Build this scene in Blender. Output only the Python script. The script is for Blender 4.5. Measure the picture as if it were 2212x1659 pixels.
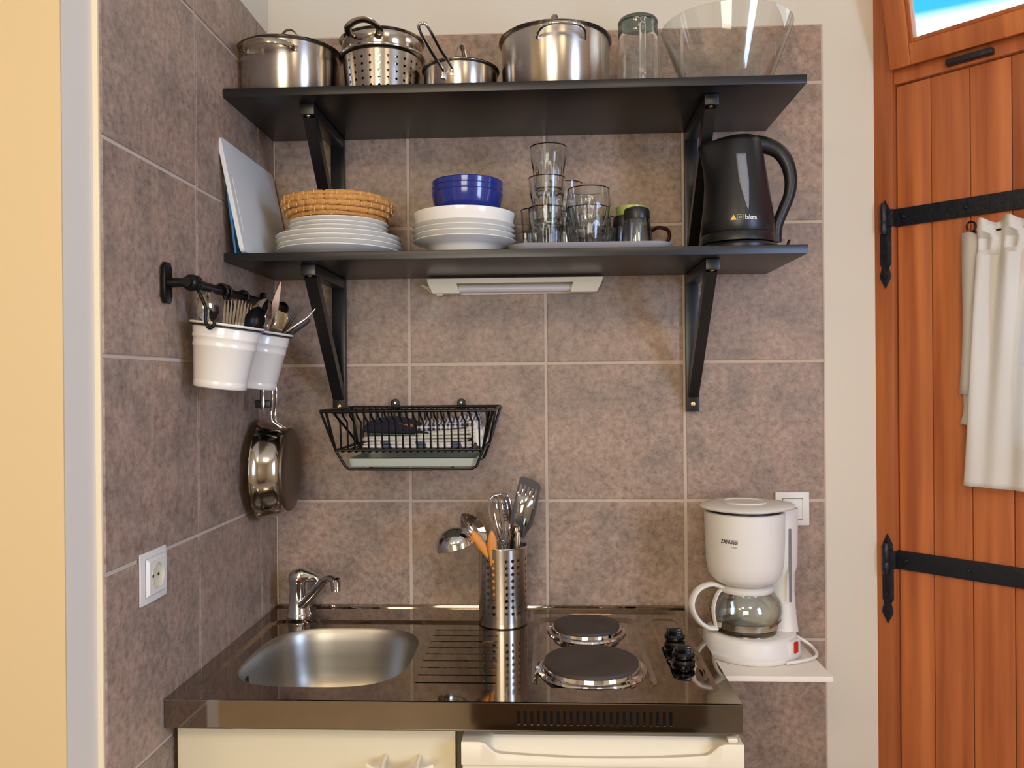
import bpy, bmesh, math, random
from math import sin, cos, pi, radians
from mathutils import Vector, Matrix

for o in list(bpy.data.objects): bpy.data.objects.remove(o)
SC = bpy.context.scene
COL = SC.collection

# ------------------------------------------------------------------ camera
F = 1752.76; CAM = Vector((.67588, -1.9871, 1.41782)); YAW, PIT, ROL = .04468, -.00165, -.00804
FW = Vector((-sin(YAW)*cos(PIT), cos(YAW)*cos(PIT), sin(PIT)))
_r0 = Vector((cos(YAW), sin(YAW), 0)); _u0 = _r0.cross(FW)
RT = _r0*cos(ROL)+_u0*sin(ROL); UP = -_r0*sin(ROL)+_u0*cos(ROL)
cd = bpy.data.cameras.new('camera'); cam = bpy.data.objects.new('camera', cd); COL.objects.link(cam)
cd.sensor_width = 36; cd.lens = F/2212*36; cd.clip_start = .02
m = Matrix((RT, UP, -FW)).transposed().to_4x4(); m.translation = CAM; cam.matrix_world = m
SC.camera = cam

# ------------------------------------------------------------------ world, lights, exposure
SC.view_settings.view_transform = 'Standard'; SC.view_settings.look = 'None'
SC.view_settings.gamma = 1; SC.view_settings.use_curve_mapping = False
SC.view_settings.exposure = 0.0
SC.cycles.transparent_max_bounces = 64; SC.cycles.max_bounces = 12; SC.cycles.glossy_bounces = 6; SC.cycles.sample_clamp_indirect = 4
w = bpy.data.worlds.new('sky'); SC.world = w; w.use_nodes = True
nt = w.node_tree; bg = nt.nodes['Background']
tc = nt.nodes.new('ShaderNodeTexCoord'); sp = nt.nodes.new('ShaderNodeSeparateXYZ'); cr_ = nt.nodes.new('ShaderNodeValToRGB')
nt.links.new(tc.outputs['Generated'], sp.inputs[0]); nt.links.new(sp.outputs['Z'], cr_.inputs[0]); nt.links.new(cr_.outputs[0], bg.inputs[0])
e = cr_.color_ramp.elements
e[0].position = .355; e[0].color = (.86, .95, 1, 1); e[1].position = .375; e[1].color = (.008, .22, .36, 1)
bg.inputs[1].default_value = 3.2

def area(name, loc, look, sx, sy, power, col, spread=pi):
    l = bpy.data.lights.new(name, 'AREA'); l.shape = 'RECTANGLE'; l.size = sx; l.size_y = sy; l.energy = power; l.color = col; l.spread = spread
    o = bpy.data.objects.new(name, l); COL.objects.link(o); o.location = loc
    o.rotation_euler = (Vector(look)-Vector(loc)).to_track_quat('-Z', 'Y').to_euler(); return o
WARM = (1, .76, .50); DAY = (.37, .55, 1)
area('ceiling_lamp_light', (1.25, -2.35, 2.50), (.9, -1.0, .3), .34, .34, 5.5, WARM)
area('ceiling_lamp_light', (.15, -2.6, 2.50), (.4, -1.0, .3), .34, .34, 9.5, WARM)
area('ceiling_lamp_light', (-.7, -3.0, 2.50), (-.6, -1.6, 0), .4, .4, 8, WARM)
area('window_and_fill_light', (2.30, -1.95, 1.55), (0, -1.2, 1.3), .75, 1.15, 37, DAY)
area('window_and_fill_light', (.25, -3.9, 1.5), (.5, 0, 1.1), 1.2, 1.1, 27, (1, .86, .68))  # warm frontal fill added behind the viewpoint, not a known window

# ------------------------------------------------------------------ helpers
def px(x, y, Y):
    d = FW+RT*((x-1106)/F)-UP*((y-829.5)/F); return CAM+d*((Y-CAM.y)/d.y)
def pxx(x, y, X):
    d = FW+RT*((x-1106)/F)-UP*((y-829.5)/F); return CAM+d*((X-CAM.x)/d.x)

def V(*a): return Vector(a)

class MB:
    def __init__(s): s.bm = bmesh.new()
    def face(s, vs):
        try: return s.bm.faces.new(vs)
        except ValueError: return None
    def ring(s, pts): return [s.bm.verts.new(p) for p in pts]
    def bridge(s, a, b, closed=True):
        n = len(a)
        for i in range(n if closed else n-1):
            j = (i+1) % n; s.face([a[i], a[j], b[j], b[i]])
    def loft(s, rings, cap0=True, cap1=True, closed=True):
        R = [s.ring(r) for r in rings]
        for a, b in zip(R, R[1:]): s.bridge(a, b, closed)
        if cap0: s.face(list(reversed(R[0])))
        if cap1: s.face(R[-1])
        return s
    def box(s, x0, x1, y0, y1, z0, z1, bev=0, M=None, seg=2):
        vs = [s.bm.verts.new((x, y, z)) for x in (x0, x1) for y in (y0, y1) for z in (z0, z1)]
        fs = [s.face([vs[i] for i in f]) for f in ((0, 1, 3, 2), (4, 6, 7, 5), (0, 4, 5, 1), (2, 3, 7, 6), (0, 2, 6, 4), (1, 5, 7, 3))]
        if bev:
            es = list({e for f in fs for e in f.edges})
            r = bmesh.ops.bevel(s.bm, geom=es, offset=bev, segments=seg, affect='EDGES', profile=.6)
            vs = list({v for v in r['verts']} | {v for v in vs if v.is_valid})
        if M is not None: bmesh.ops.transform(s.bm, matrix=M, verts=[v for v in vs if v.is_valid])
        return s
    def lathe(s, prof, c=(0, 0, 0), seg=48, M=None, sx=1, sy=1):
        c = Vector(c); prev = None
        for r, z in prof:
            if r <= 1e-6: cur = [s.bm.verts.new(_t(M, V(0, 0, z)+c))]
            else: cur = [s.bm.verts.new(_t(M, V(r*sx*cos(2*pi*i/seg), r*sy*sin(2*pi*i/seg), z)+c)) for i in range(seg)]
            if prev is not None:
                if len(prev) == 1 and len(cur) > 1:
                    for i in range(seg): s.face([prev[0], cur[i], cur[(i+1) % seg]])
                elif len(cur) == 1 and len(prev) > 1:
                    for i in range(seg): s.face([prev[i], cur[0], prev[(i+1) % seg]])
                elif len(cur) > 1: s.bridge(prev, cur)
            prev = cur
        return s
    def tube(s, pts, r, seg=8, closed=False, cap=True, flat=None, ref=None):
        pts = [Vector(p) for p in pts]; n = len(pts)
        rs = r if isinstance(r, (list, tuple)) else [r]*n
        T = []
        for i in range(n):
            a = pts[(i-1) % n] if (closed or i) else pts[0]; b = pts[(i+1) % n] if (closed or i < n-1) else pts[-1]
            T.append((b-a).normalized())
        u = Vector(ref) if ref else (V(0, 0, 1) if abs(T[0].z) < .9 else V(1, 0, 0))
        u = (u-T[0]*u.dot(T[0])).normalized(); R = []
        fx = flat or (1, 1)
        for i in range(n):
            u = (u-T[i]*u.dot(T[i])).normalized(); v = T[i].cross(u)
            R.append(s.ring([pts[i]+u*(rs[i]*fx[0]*cos(2*pi*k/seg))+v*(rs[i]*fx[1]*sin(2*pi*k/seg)) for k in range(seg)]))
        for a, b in zip(R, R[1:]): s.bridge(a, b)
        if closed: s.bridge(R[-1], R[0])
        elif cap: s.face(list(reversed(R[0]))); s.face(R[-1])
        return s
    def prism(s, out, a0, a1, axis='z', bev=0):
        def mp(p, h): return {'z': (p[0], p[1], h), 'y': (p[0], h, p[1]), 'x': (h, p[0], p[1])}[axis]
        A = s.ring([mp(p, a0) for p in out]); B = s.ring([mp(p, a1) for p in out]); s.bridge(A, B)
        f0 = s.face(list(reversed(A))); f1 = s.face(B)
        if bev:
            es = list(set(f0.edges) | set(f1.edges)); bmesh.ops.bevel(s.bm, geom=es, offset=bev, segments=2, affect='EDGES', profile=.6)
        return s
    def xf(s, M): bmesh.ops.transform(s.bm, matrix=M, verts=s.bm.verts); return s

def _t(M, p): return M @ p if M is not None else p

def cr(pts, n=6, closed=False):
    P = [Vector(p) for p in pts]; out = []; N = len(P)
    rng = N if closed else N-1
    for i in range(rng):
        a = P[(i-1) % N] if (closed or i) else P[0]*2-P[1]; b = P[i]; c = P[(i+1) % N]; d = P[(i+2) % N] if (closed or i < N-2) else P[-1]*2-P[-2]
        for k in range(n):
            t = k/n; out.append(.5*((2*b)+(c-a)*t+(2*a-5*b+4*c-d)*t*t+(3*b-a-3*c+d)*t**3))
    if not closed: out.append(P[-1].copy())
    return out

def rrect(x0, x1, y0, y1, r, n=5):
    out = []
    for cx, cy, a in ((x1-r, y1-r, 0), (x0+r, y1-r, 90), (x0+r, y0+r, 180), (x1-r, y0+r, 270)):
        for k in range(n+1):
            t = radians(a+90*k/n); out.append((cx+r*cos(t), cy+r*sin(t)))
    return out

def aim(base, tip, face=None):
    """matrix: local z runs from base to tip, local -y looks towards face"""
    b = Vector(base); z = (Vector(tip)-b).normalized(); f = Vector(face) if face else V(0, -1, 0)
    y = -(f-z*f.dot(z)).normalized(); x = y.cross(z)
    M = Matrix((x, y, z)).transposed().to_4x4(); M.translation = b; return M

def obj(name, mb, mat, parent=None, world=True, ang=38, smooth=True):
    bm = mb.bm if isinstance(mb, MB) else mb
    bmesh.ops.recalc_face_normals(bm, faces=bm.faces)
    if parent is not None and world:
        r = parent
        while r.parent is not None: r = r.parent
        bmesh.ops.translate(bm, vec=-Vector(r.location), verts=bm.verts)
    me = bpy.data.meshes.new(name); bm.to_mesh(me); bm.free()
    if smooth:
        me.polygons.foreach_set('use_smooth', [True]*len(me.polygons)); me.set_sharp_from_angle(angle=radians(ang))
    me.materials.append(mat)
    o = bpy.data.objects.new(name, me); COL.objects.link(o)
    if parent is not None: o.parent = parent
    return o

def tag(o, label, cat, group=None):
    o['label'] = label; o['category'] = cat
    if group: o['group'] = group
    return o
def thing(name, label, cat, loc=(0, 0, 0), rz=0, group=None, rot=None):
    o = bpy.data.objects.new(name, None); COL.objects.link(o); o.location = loc; o.rotation_euler = rot or (0, 0, rz); o.empty_display_size = .05
    return tag(o, label, cat, group)
def struct(name, mb, mat, **k):
    o = obj(name, mb, mat, **k); o['kind'] = 'structure'; return o
def dup(root, loc, label, rz=None):
    r = root.copy(); COL.objects.link(r); r.location = loc; r['label'] = label
    if rz is not None: r.rotation_euler.z = rz
    for ch in list(root.children):
        c = ch.copy(); COL.objects.link(c); c.parent = r
        for g in list(ch.children):
            d = g.copy(); COL.objects.link(d); d.parent = c
    return r

# ------------------------------------------------------------------ materials
def lin(c):
    return tuple(((v/255)/12.92 if v/255 <= .04045 else ((v/255+.055)/1.055)**2.4) for v in c)+(1,)
def base(name):
    m = bpy.data.materials.new(name); m.use_nodes = True; return m, m.node_tree, m.node_tree.nodes['Principled BSDF']
def mat(name, c, rough=.5, metal=0, bump=0, bscale=60, var=0, coat=0, spec=.5, aniso=None, sss=0, **k):
    m, nt, b = base(name); c = lin(c)
    b.inputs['Base Color'].default_value = c; b.inputs['Roughness'].default_value = rough; b.inputs['Metallic'].default_value = metal
    b.inputs['Specular IOR Level'].default_value = spec
    if coat: b.inputs['Coat Weight'].default_value = coat; b.inputs['Coat Roughness'].default_value = .08
    if bump or var:
        tc = nt.nodes.new('ShaderNodeTexCoord'); mp = nt.nodes.new('ShaderNodeMapping'); n = nt.nodes.new('ShaderNodeTexNoise')
        nt.links.new(tc.outputs['Object'], mp.inputs[0]); nt.links.new(mp.outputs[0], n.inputs['Vector'])
        n.inputs['Scale'].default_value = bscale; n.inputs['Detail'].default_value = 4
        if aniso: mp.inputs['Scale'].default_value = aniso
        if bump:
            bp = nt.nodes.new('ShaderNodeBump'); bp.inputs['Strength'].default_value = bump; bp.inputs['Distance'].default_value = .002
            nt.links.new(n.outputs['Fac'], bp.inputs['Height']); nt.links.new(bp.outputs[0], b.inputs['Normal'])
        if var:
            r = nt.nodes.new('ShaderNodeMix'); r.data_type = 'RGBA'; r.inputs[6].default_value = tuple(v*(1-var) for v in c[:3])+(1,); r.inputs[7].default_value = tuple(min(1, v*(1+var)) for v in c[:3])+(1,)
            nt.links.new(n.outputs['Fac'], r.inputs[0]); nt.links.new(r.outputs[2], b.inputs['Base Color'])
    return m

def tile_mat():
    m, nt, b = base('stoneware_tile'); N = nt.nodes.new; L = nt.links.new
    tc = N('ShaderNodeTexCoord'); oi = N('ShaderNodeObjectInfo'); ad = N('ShaderNodeVectorMath'); ad.operation = 'ADD'
    mu = N('ShaderNodeVectorMath'); mu.operation = 'SCALE'; cx = N('ShaderNodeCombineXYZ')
    for i in range(3): L(oi.outputs['Random'], cx.inputs[i])
    L(cx.outputs[0], mu.inputs[0]); mu.inputs['Scale'].default_value = 37.; L(tc.outputs['Object'], ad.inputs[0]); L(mu.outputs[0], ad.inputs[1])
    def noise(s, d, r=.6):
        n = N('ShaderNodeTexNoise'); n.inputs['Scale'].default_value = s; n.inputs['Detail'].default_value = d; n.inputs['Roughness'].default_value = r; L(ad.outputs[0], n.inputs['Vector']); return n
    def ramp(src, *st):
        r = N('ShaderNodeValToRGB'); e = r.color_ramp.elements; e[0].position, e[0].color = st[0][0], lin(st[0][1]); e[1].position, e[1].color = st[-1][0], lin(st[-1][1])
        for p, c in st[1:-1]: q = e.new(p); q.color = lin(c)
        L(src, r.inputs[0]); return r
    n1 = noise(9, 6, .65); n2 = noise(70, 5, .7); n3 = noise(200, 3)
    a = ramp(n1.outputs['Fac'], (.30, (138, 124, 112)), (.42, (160, 142, 126)), (.52, (172, 151, 133)), (.60, (180, 154, 136)), (.72, (184, 168, 148)))
    k = ramp(n2.outputs['Fac'], (.30, (186, 172, 164)), (.46, (226, 218, 212)), (.62, (252, 248, 244)))
    mx = N('ShaderNodeMix'); mx.data_type = 'RGBA'; mx.blend_type = 'MULTIPLY'; mx.inputs[0].default_value = 1
    L(a.outputs[0], mx.inputs[6]); L(k.outputs[0], mx.inputs[7]); L(mx.outputs[2], b.inputs['Base Color'])
    b.inputs['Roughness'].default_value = .42
    rr = N('ShaderNodeMapRange'); rr.inputs[3].default_value = .34; rr.inputs[4].default_value = .60; L(n2.outputs['Fac'], rr.inputs[0]); L(rr.outputs[0], b.inputs['Roughness'])
    s = N('ShaderNodeMath'); s.operation = 'MULTIPLY_ADD'; s.inputs[1].default_value = 2.2; L(n1.outputs['Fac'], s.inputs[0]); L(n2.outputs['Fac'], s.inputs[2])
    bp = N('ShaderNodeBump'); bp.inputs['Strength'].default_value = .55; bp.inputs['Distance'].default_value = .0016; L(s.outputs[0], bp.inputs['Height']); L(bp.outputs[0], b.inputs['Normal'])
    return m
def wood_mat():
    m, nt, b = base('varnished_pine'); N = nt.nodes.new; L = nt.links.new
    tc = N('ShaderNodeTexCoord'); oi = N('ShaderNodeObjectInfo'); mp = N('ShaderNodeMapping'); mp.inputs['Scale'].default_value = (38, 38, 1.6)
    ad = N('ShaderNodeVectorMath'); ad.operation = 'ADD'; cx = N('ShaderNodeCombineXYZ'); mm = N('ShaderNodeMath'); mm.operation = 'MULTIPLY'; mm.inputs[1].default_value = 21
    L(oi.outputs['Random'], mm.inputs[0]); L(mm.outputs[0], cx.inputs[0]); L(mm.outputs[0], cx.inputs[2]); L(tc.outputs['Object'], ad.inputs[0]); L(cx.outputs[0], ad.inputs[1]); L(ad.outputs[0], mp.inputs[0])
    n = N('ShaderNodeTexNoise'); n.inputs['Scale'].default_value = 1; n.inputs['Detail'].default_value = 5; L(mp.outputs[0], n.inputs['Vector'])
    r = N('ShaderNodeValToRGB'); e = r.color_ramp.elements; e[0].position = .3; e[0].color = lin((160, 84, 44)); e[1].position = .72; e[1].color = lin((206, 122, 66)); L(n.outputs['Fac'], r.inputs[0])
    hs = N('ShaderNodeHueSaturation'); mr = N('ShaderNodeMapRange'); mr.inputs[3].default_value = .82; mr.inputs[4].default_value = 1.12; L(oi.outputs['Random'], mr.inputs[0]); L(mr.outputs[0], hs.inputs['Value']); L(r.outputs[0], hs.inputs['Color'])
    L(hs.outputs[0], b.inputs['Base Color']); b.inputs['Roughness'].default_value = .38
    bp = N('ShaderNodeBump'); bp.inputs['Strength'].default_value = .15; bp.inputs['Distance'].default_value = .001; L(n.outputs['Fac'], bp.inputs['Height']); L(bp.outputs[0], b.inputs['Normal'])
    return m
def thin_glass(name, face=(.96, .98, .97), edge=(.56, .60, .58), rough=.0, refl=1.):
    m, nt, b = base(name); nt.nodes.remove(b); N = nt.nodes.new; L = nt.links.new
    out = nt.nodes['Material Output']; t = N('ShaderNodeBsdfTransparent'); g = N('ShaderNodeBsdfGlossy'); g.inputs['Roughness'].default_value = rough
    lw = N('ShaderNodeLayerWeight'); lw.inputs['Blend'].default_value = .30
    r = N('ShaderNodeValToRGB'); e = r.color_ramp.elements; e[0].position = .15; e[0].color = face+(1,); e[1].position = 1; e[1].color = edge+(1,)
    L(lw.outputs['Facing'], r.inputs[0]); L(r.outputs[0], t.inputs[0])
    fr = N('ShaderNodeLayerWeight'); fr.inputs['Blend'].default_value = .5; pw = N('ShaderNodeMath'); pw.operation = 'POWER'; pw.inputs[1].default_value = 4.; L(fr.outputs['Facing'], pw.inputs[0])
    mu = N('ShaderNodeMath'); mu.operation = 'MULTIPLY_ADD'; mu.inputs[1].default_value = .45*refl; mu.inputs[2].default_value = .055*refl; mu.use_clamp = True
    L(pw.outputs[0], mu.inputs[0]); mx = N('ShaderNodeMixShader'); L(mu.outputs[0], mx.inputs[0]); L(t.outputs[0], mx.inputs[1]); L(g.outputs[0], mx.inputs[2]); L(mx.outputs[0], out.inputs[0])
    return m
def check_mat(name, c1, c2, s):
    m, nt, b = base(name); N = nt.nodes.new; L = nt.links.new; tc = N('ShaderNodeTexCoord'); sp = N('ShaderNodeSeparateXYZ'); L(tc.outputs['Object'], sp.inputs[0])
    outs = []
    for ax, off in (('X', 0), ('Z', 1)):
        w = N('ShaderNodeMath'); w.operation = 'MULTIPLY'; w.inputs[1].default_value = s; L(sp.outputs[ax], w.inputs[0])
        if ax == 'Z':
            y = N('ShaderNodeMath'); y.operation = 'MULTIPLY_ADD'; y.inputs[1].default_value = s; L(sp.outputs['Y'], y.inputs[0]); L(w.outputs[0], y.inputs[2]); w = y
        f = N('ShaderNodeMath'); f.operation = 'FRACT'; L(w.outputs[0], f.inputs[0]); g = N('ShaderNodeMath'); g.operation = 'GREATER_THAN'; g.inputs[1].default_value = .5; L(f.outputs[0], g.inputs[0]); outs.append(g)
    a = N('ShaderNodeMath'); a.operation = 'ADD'; L(outs[0].outputs[0], a.inputs[0]); L(outs[1].outputs[0], a.inputs[1]); h = N('ShaderNodeMath'); h.operation = 'MULTIPLY'; h.inputs[1].default_value = .5; L(a.outputs[0], h.inputs[0])
    mx = N('ShaderNodeMix'); mx.data_type = 'RGBA'; mx.inputs[6].default_value = lin(c1); mx.inputs[7].default_value = lin(c2); L(h.outputs[0], mx.inputs[0]); L(mx.outputs[2], b.inputs['Base Color']); b.inputs['Roughness'].default_value = .9
    return m
def stripe_mat(name, c1, c2, s, d=(1, 1, 1), th=.5):
    m, nt, b = base(name); N = nt.nodes.new; L = nt.links.new; tc = N('ShaderNodeTexCoord'); dp = N('ShaderNodeVectorMath'); dp.operation = 'DOT_PRODUCT'; dp.inputs[1].default_value = d; L(tc.outputs['Object'], dp.inputs[0])
    w = N('ShaderNodeMath'); w.operation = 'MULTIPLY'; w.inputs[1].default_value = s; L(dp.outputs['Value'], w.inputs[0]); f = N('ShaderNodeMath'); f.operation = 'FRACT'; L(w.outputs[0], f.inputs[0]); g = N('ShaderNodeMath'); g.operation = 'GREATER_THAN'; g.inputs[1].default_value = th; L(f.outputs[0], g.inputs[0])
    mx = N('ShaderNodeMix'); mx.data_type = 'RGBA'; mx.inputs[6].default_value = lin(c1); mx.inputs[7].default_value = lin(c2); L(g.outputs[0], mx.inputs[0]); L(mx.outputs[2], b.inputs['Base Color']); b.inputs['Roughness'].default_value = .9
    return m
TILE = tile_mat(); PINE = wood_mat()
GROUT = mat('grout', (196, 178, 158), .9, bump=.4, bscale=300)
WALLW = mat('white_wall_paint', (221, 212, 194), .75, bump=.12, bscale=25)
WALLY = mat('yellow_wall_paint', (209, 186, 142), .75, bump=.1, bscale=25)
CREAM = mat('cream_edge_paint', (232, 218, 184), .7)
FLOORM = mat('stone_floor', (176, 160, 138), .5, var=.2, bscale=8)
CEILM = mat('ceiling_paint', (225, 220, 205), .8)
BLACKW = mat('black_stained_wood', (22, 21, 21), .32, bump=.12, bscale=60, aniso=(.1, 1, 1))
BLACKM = mat('black_metal', (8, 8, 9), .34, spec=.3)
IRON = mat('black_forged_iron', (16, 20, 30), .38, bump=.7, bscale=90)
STEEL = mat('polished_steel', (186, 178, 166), .13, 1)
STEELT = mat('worktop_steel', (158, 148, 134), .055, 1, bump=.03, bscale=9)
STEELB = mat('brushed_steel', (190, 182, 172), .26, 1, bump=.05, bscale=40, aniso=(1, 1, .05))
tn_ = STEELB.node_tree.nodes.new('ShaderNodeTangent'); tn_.direction_type = 'RADIAL'; tn_.axis = 'Z'; bb_ = STEELB.node_tree.nodes['Principled BSDF']
STEELB.node_tree.links.new(tn_.outputs[0], bb_.inputs['Tangent']); bb_.inputs['Anisotropic'].default_value = .8; bb_.inputs['Anisotropic Rotation'].default_value = .25
STEELS = mat('sink_steel', (166, 160, 148), .36, 1, bump=.03, bscale=30)
CHROME = mat('chrome', (215, 215, 215), .05, 1)
WHITEP = mat('white_plastic', (226, 221, 211), .35)
WHITEA = mat('white_appliance', (228, 217, 190), .38)
CREAMD = mat('cream_cabinet', (219, 207, 174), .42)
PORC = mat('white_porcelain', (244, 240, 230), .16, coat=.3)
BLUEP = mat('blue_glaze', (38, 52, 132), .12, coat=.5)
ENAMEL = mat('white_enamel', (236, 230, 218), .2, coat=.4)
BOARDW = mat('white_cutting_board', (222, 224, 220), .38, bump=.1, bscale=150)
WICK = mat('wicker', (206, 150, 82), .7, bump=1., bscale=110, var=.28, aniso=(1, 1, 3))
BLKP = mat('black_plastic', (20, 21, 24), .36)
BLKR = mat('black_gloss_plastic', (10, 11, 11), .15)
GREYW = mat('grey_translucent_plastic', (122, 128, 134), .3)
HOT = mat('cast_iron_hotplate', (74, 66, 60), .55, .3, bump=.2, bscale=200)
RED = mat('red_plastic', (190, 40, 25), .3)
SCREWB = mat('brass_screw', (214, 190, 130), .3, 1)
GLASS = thin_glass('clear_glass'); GLASSG = thin_glass('green_tinted_glass', (.955, .975, .962), (.42, .50, .46), refl=1.7)
PANE = thin_glass('window_pane', (.97, .98, 1), (.8, .85, .9))
def real_glass(name, c, rough=.0):
    m, nt, b = base(name); b.inputs['Base Color'].default_value = c+(1,); b.inputs['Transmission Weight'].default_value = 1; b.inputs['Roughness'].default_value = rough; b.inputs['IOR'].default_value = 1.45; return m
RGLASS = real_glass('pressed_glass', (.97, .99, .975))
AMBER = mat('dark_brown_glass', (62, 22, 18), .1, coat=.5)
LIME = mat('lime_green_glaze', (178, 186, 92), .2, coat=.3)
TRAYM = mat('pale_tray', (196, 190, 192), .3, .2)
TUBE_M = mat('lamp_tube_glass', (214, 208, 204), .3)
ORANGEW = mat('orange_wood_handle', (214, 136, 50), .45, var=.1)
DRIP = mat('grey_green_plastic_tray', (166, 172, 156), .45)
NAVY = mat('navy_cotton', (40, 36, 52), .95, bump=.6, bscale=400)
WCOT = mat('white_cotton', (232, 228, 216), .95, bump=.5, bscale=300)
GCOT = mat('green_cotton', (92, 128, 108), .95)
CHECK = check_mat('gingham_cotton', (236, 234, 232), (38, 36, 66), 95)
STRIPE = stripe_mat('striped_cotton', (200, 198, 206), (84, 82, 108), 120, (1, .2, -.6))
STRIPW = stripe_mat('white_grey_cotton', (230, 226, 216), (100, 104, 122), 13, (1, 0, .4), .72)
THREAD = mat('orange_thread', (226, 150, 90), .8)

# ------------------------------------------------------------------ room shell
P = .33527; Z0 = .79348; TT = 2.275
random.seed(4)
wb = struct('wall_back', MB().box(-.10, 1.470, .0, .12, 0, 2.62), WALLW, smooth=False)
wl = struct('wall_left', MB().box(-.10, -.012, -.862, -.001, 0, 2.62), WALLW, smooth=False)
struct('trim_1', MB().box(-.0119, -.0035, -.7846, -.001, 0, TT), CREAM, smooth=False)
struct('wall_front_left', MB().box(-1.6, -.0122, -.865, -.8625, 0, 2.62), WALLY, smooth=False)
gb = struct('trim_2', MB().box(0, 1.3413, -.0035, -.0002, 0, TT-.001), GROUT, smooth=False)
gl = struct('trim_3', MB().box(-.0034, -.0022, -.7838, -.0045, 0, TT-.001), GROUT, smooth=False)
gb['label'] = 'grout bed of the back wall tiles'; gl['label'] = 'grout bed of the side wall tiles'
def tile(u0, u1, v0, v1, mapf, parent):
    g = .0036; u0 += g; u1 -= g; v0 += g; v1 -= g; mb = MB(); j = lambda: random.uniform(-.0005, .0005)
    def rg(i, h): return mb.ring([mapf(u0+i+j(), v0+i+j(), h), mapf(u1-i+j(), v0+i+j(), h), mapf(u1-i+j(), v1-i+j(), h), mapf(u0+i+j(), v1-i+j(), h)])
    a = rg(0, .0005); b = rg(0, .0042); c = rg(.0016, .0056); mb.bridge(a, b); mb.bridge(b, c); mb.face(c)
    obj('tile', mb, TILE, parent, world=False, smooth=False)
rows = [0, Z0-2*P, Z0-P] + [Z0+i*P for i in range(5)] + [TT]
rows = sorted(r for r in rows if r >= 0)
for z0, z1 in zip(rows, rows[1:]):
    for i in range(4): tile(i*P, (i+1)*P, z0, z1, lambda u, v, h: (u, -.0005-h*.7, v), wb)
    for y0, y1 in ((-.7846, -.449), (-.449, -.114), (-.114, -.004)): tile(y0, y1, z0, z1, lambda u, v, h: (-.0034+h*.7, u, v), wl)
struct('floor', MB().box(-1.7, 2.4, -4.2, .2, -.1, 0), FLOORM, smooth=False)
struct('ceiling', MB().box(-1.7, 2.4, -4.2, .2, 2.62, 2.7), CEILM, smooth=False)
struct('wall_far_left', MB().box(-1.7, -1.6, -4.1, -.86, 0, 2.62), WALLY, smooth=False)
rw = MB().box(-1.6, -.35, -4.1, -4.0, 0, 2.62).box(.85, 2.2, -4.1, -4.0, 0, 2.62).box(-.35, .85, -4.1, -4, 0, 1.05).box(-.35, .85, -4.1, -4, 2.15, 2.62)  # opening placed to match the added fill light
struct('wall_rear', rw, WALLW, smooth=False)
rw = MB().box(2.15, 2.25, -1.57, -.55, 0, 2.62).box(2.15, 2.25, -4.1, -2.33, 0, 2.62).box(2.15, 2.25, -2.33, -1.57, 0, .97).box(2.15, 2.25, -2.33, -1.57, 2.13, 2.62)
struct('wall_right', rw, WALLW, smooth=False)

# ------------------------------------------------------------------ diagonal door with transom (local: x along the door, y outwards, z up)
AD = math.atan2(-.714, .70)
door = bpy.data.objects.new('door_1', None); COL.objects.link(door); door.location = (1.478, 0, 0); door.rotation_euler = (0, 0, AD); door['kind'] = 'structure'
def dobj(name, mb, m=PINE, parent=door): return obj(name, mb, m, parent, world=False)
dobj('jamb', MB().box(-.012, .0335, -.012, .08, .001, 2.619, .003))
dobj('jamb', MB().box(.862, .91, -.012, .08, .001, 2.619, .003))
dobj('jamb', MB().box(.0335, .862, -.006, .08, 2.114, 2.150, .003))
dobj('jamb', MB().box(.0335, .862, -.006, .08, 2.56, 2.619, .003))
dobj('plank', MB().box(.0375, .1135, .002, .042, .01, 2.111, .0022)); 
for i in range(1, 10):
    a = .1145+(i-1)*.0825; b = a+.0812
    if a > .85: break
    b = min(b, .8605)
    if i in (3, 4, 5, 6):
        dobj('plank', MB().box(a, b, .002, .042, .01, 1.25, .0022)); dobj('plank', MB().box(a, b, .002, .042, 1.66, 2.111, .0022))
    else: dobj('plank', MB().box(a, b, .002, .042, .01, 2.111, .0022))
dobj('window_frame', MB().box(.2795, .2915, -.008, .046, 1.25, 1.66, .002).box(.578, .6085, -.008, .046, 1.25, 1.66, .002).box(.2915, .578, -.008, .046, 1.25, 1.28, .002).box(.2915, .578, -.008, .046, 1.63, 1.66, .002))
dobj('pane', MB().box(.2915, .578, .02, .024, 1.28, 1.63), PANE)
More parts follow.
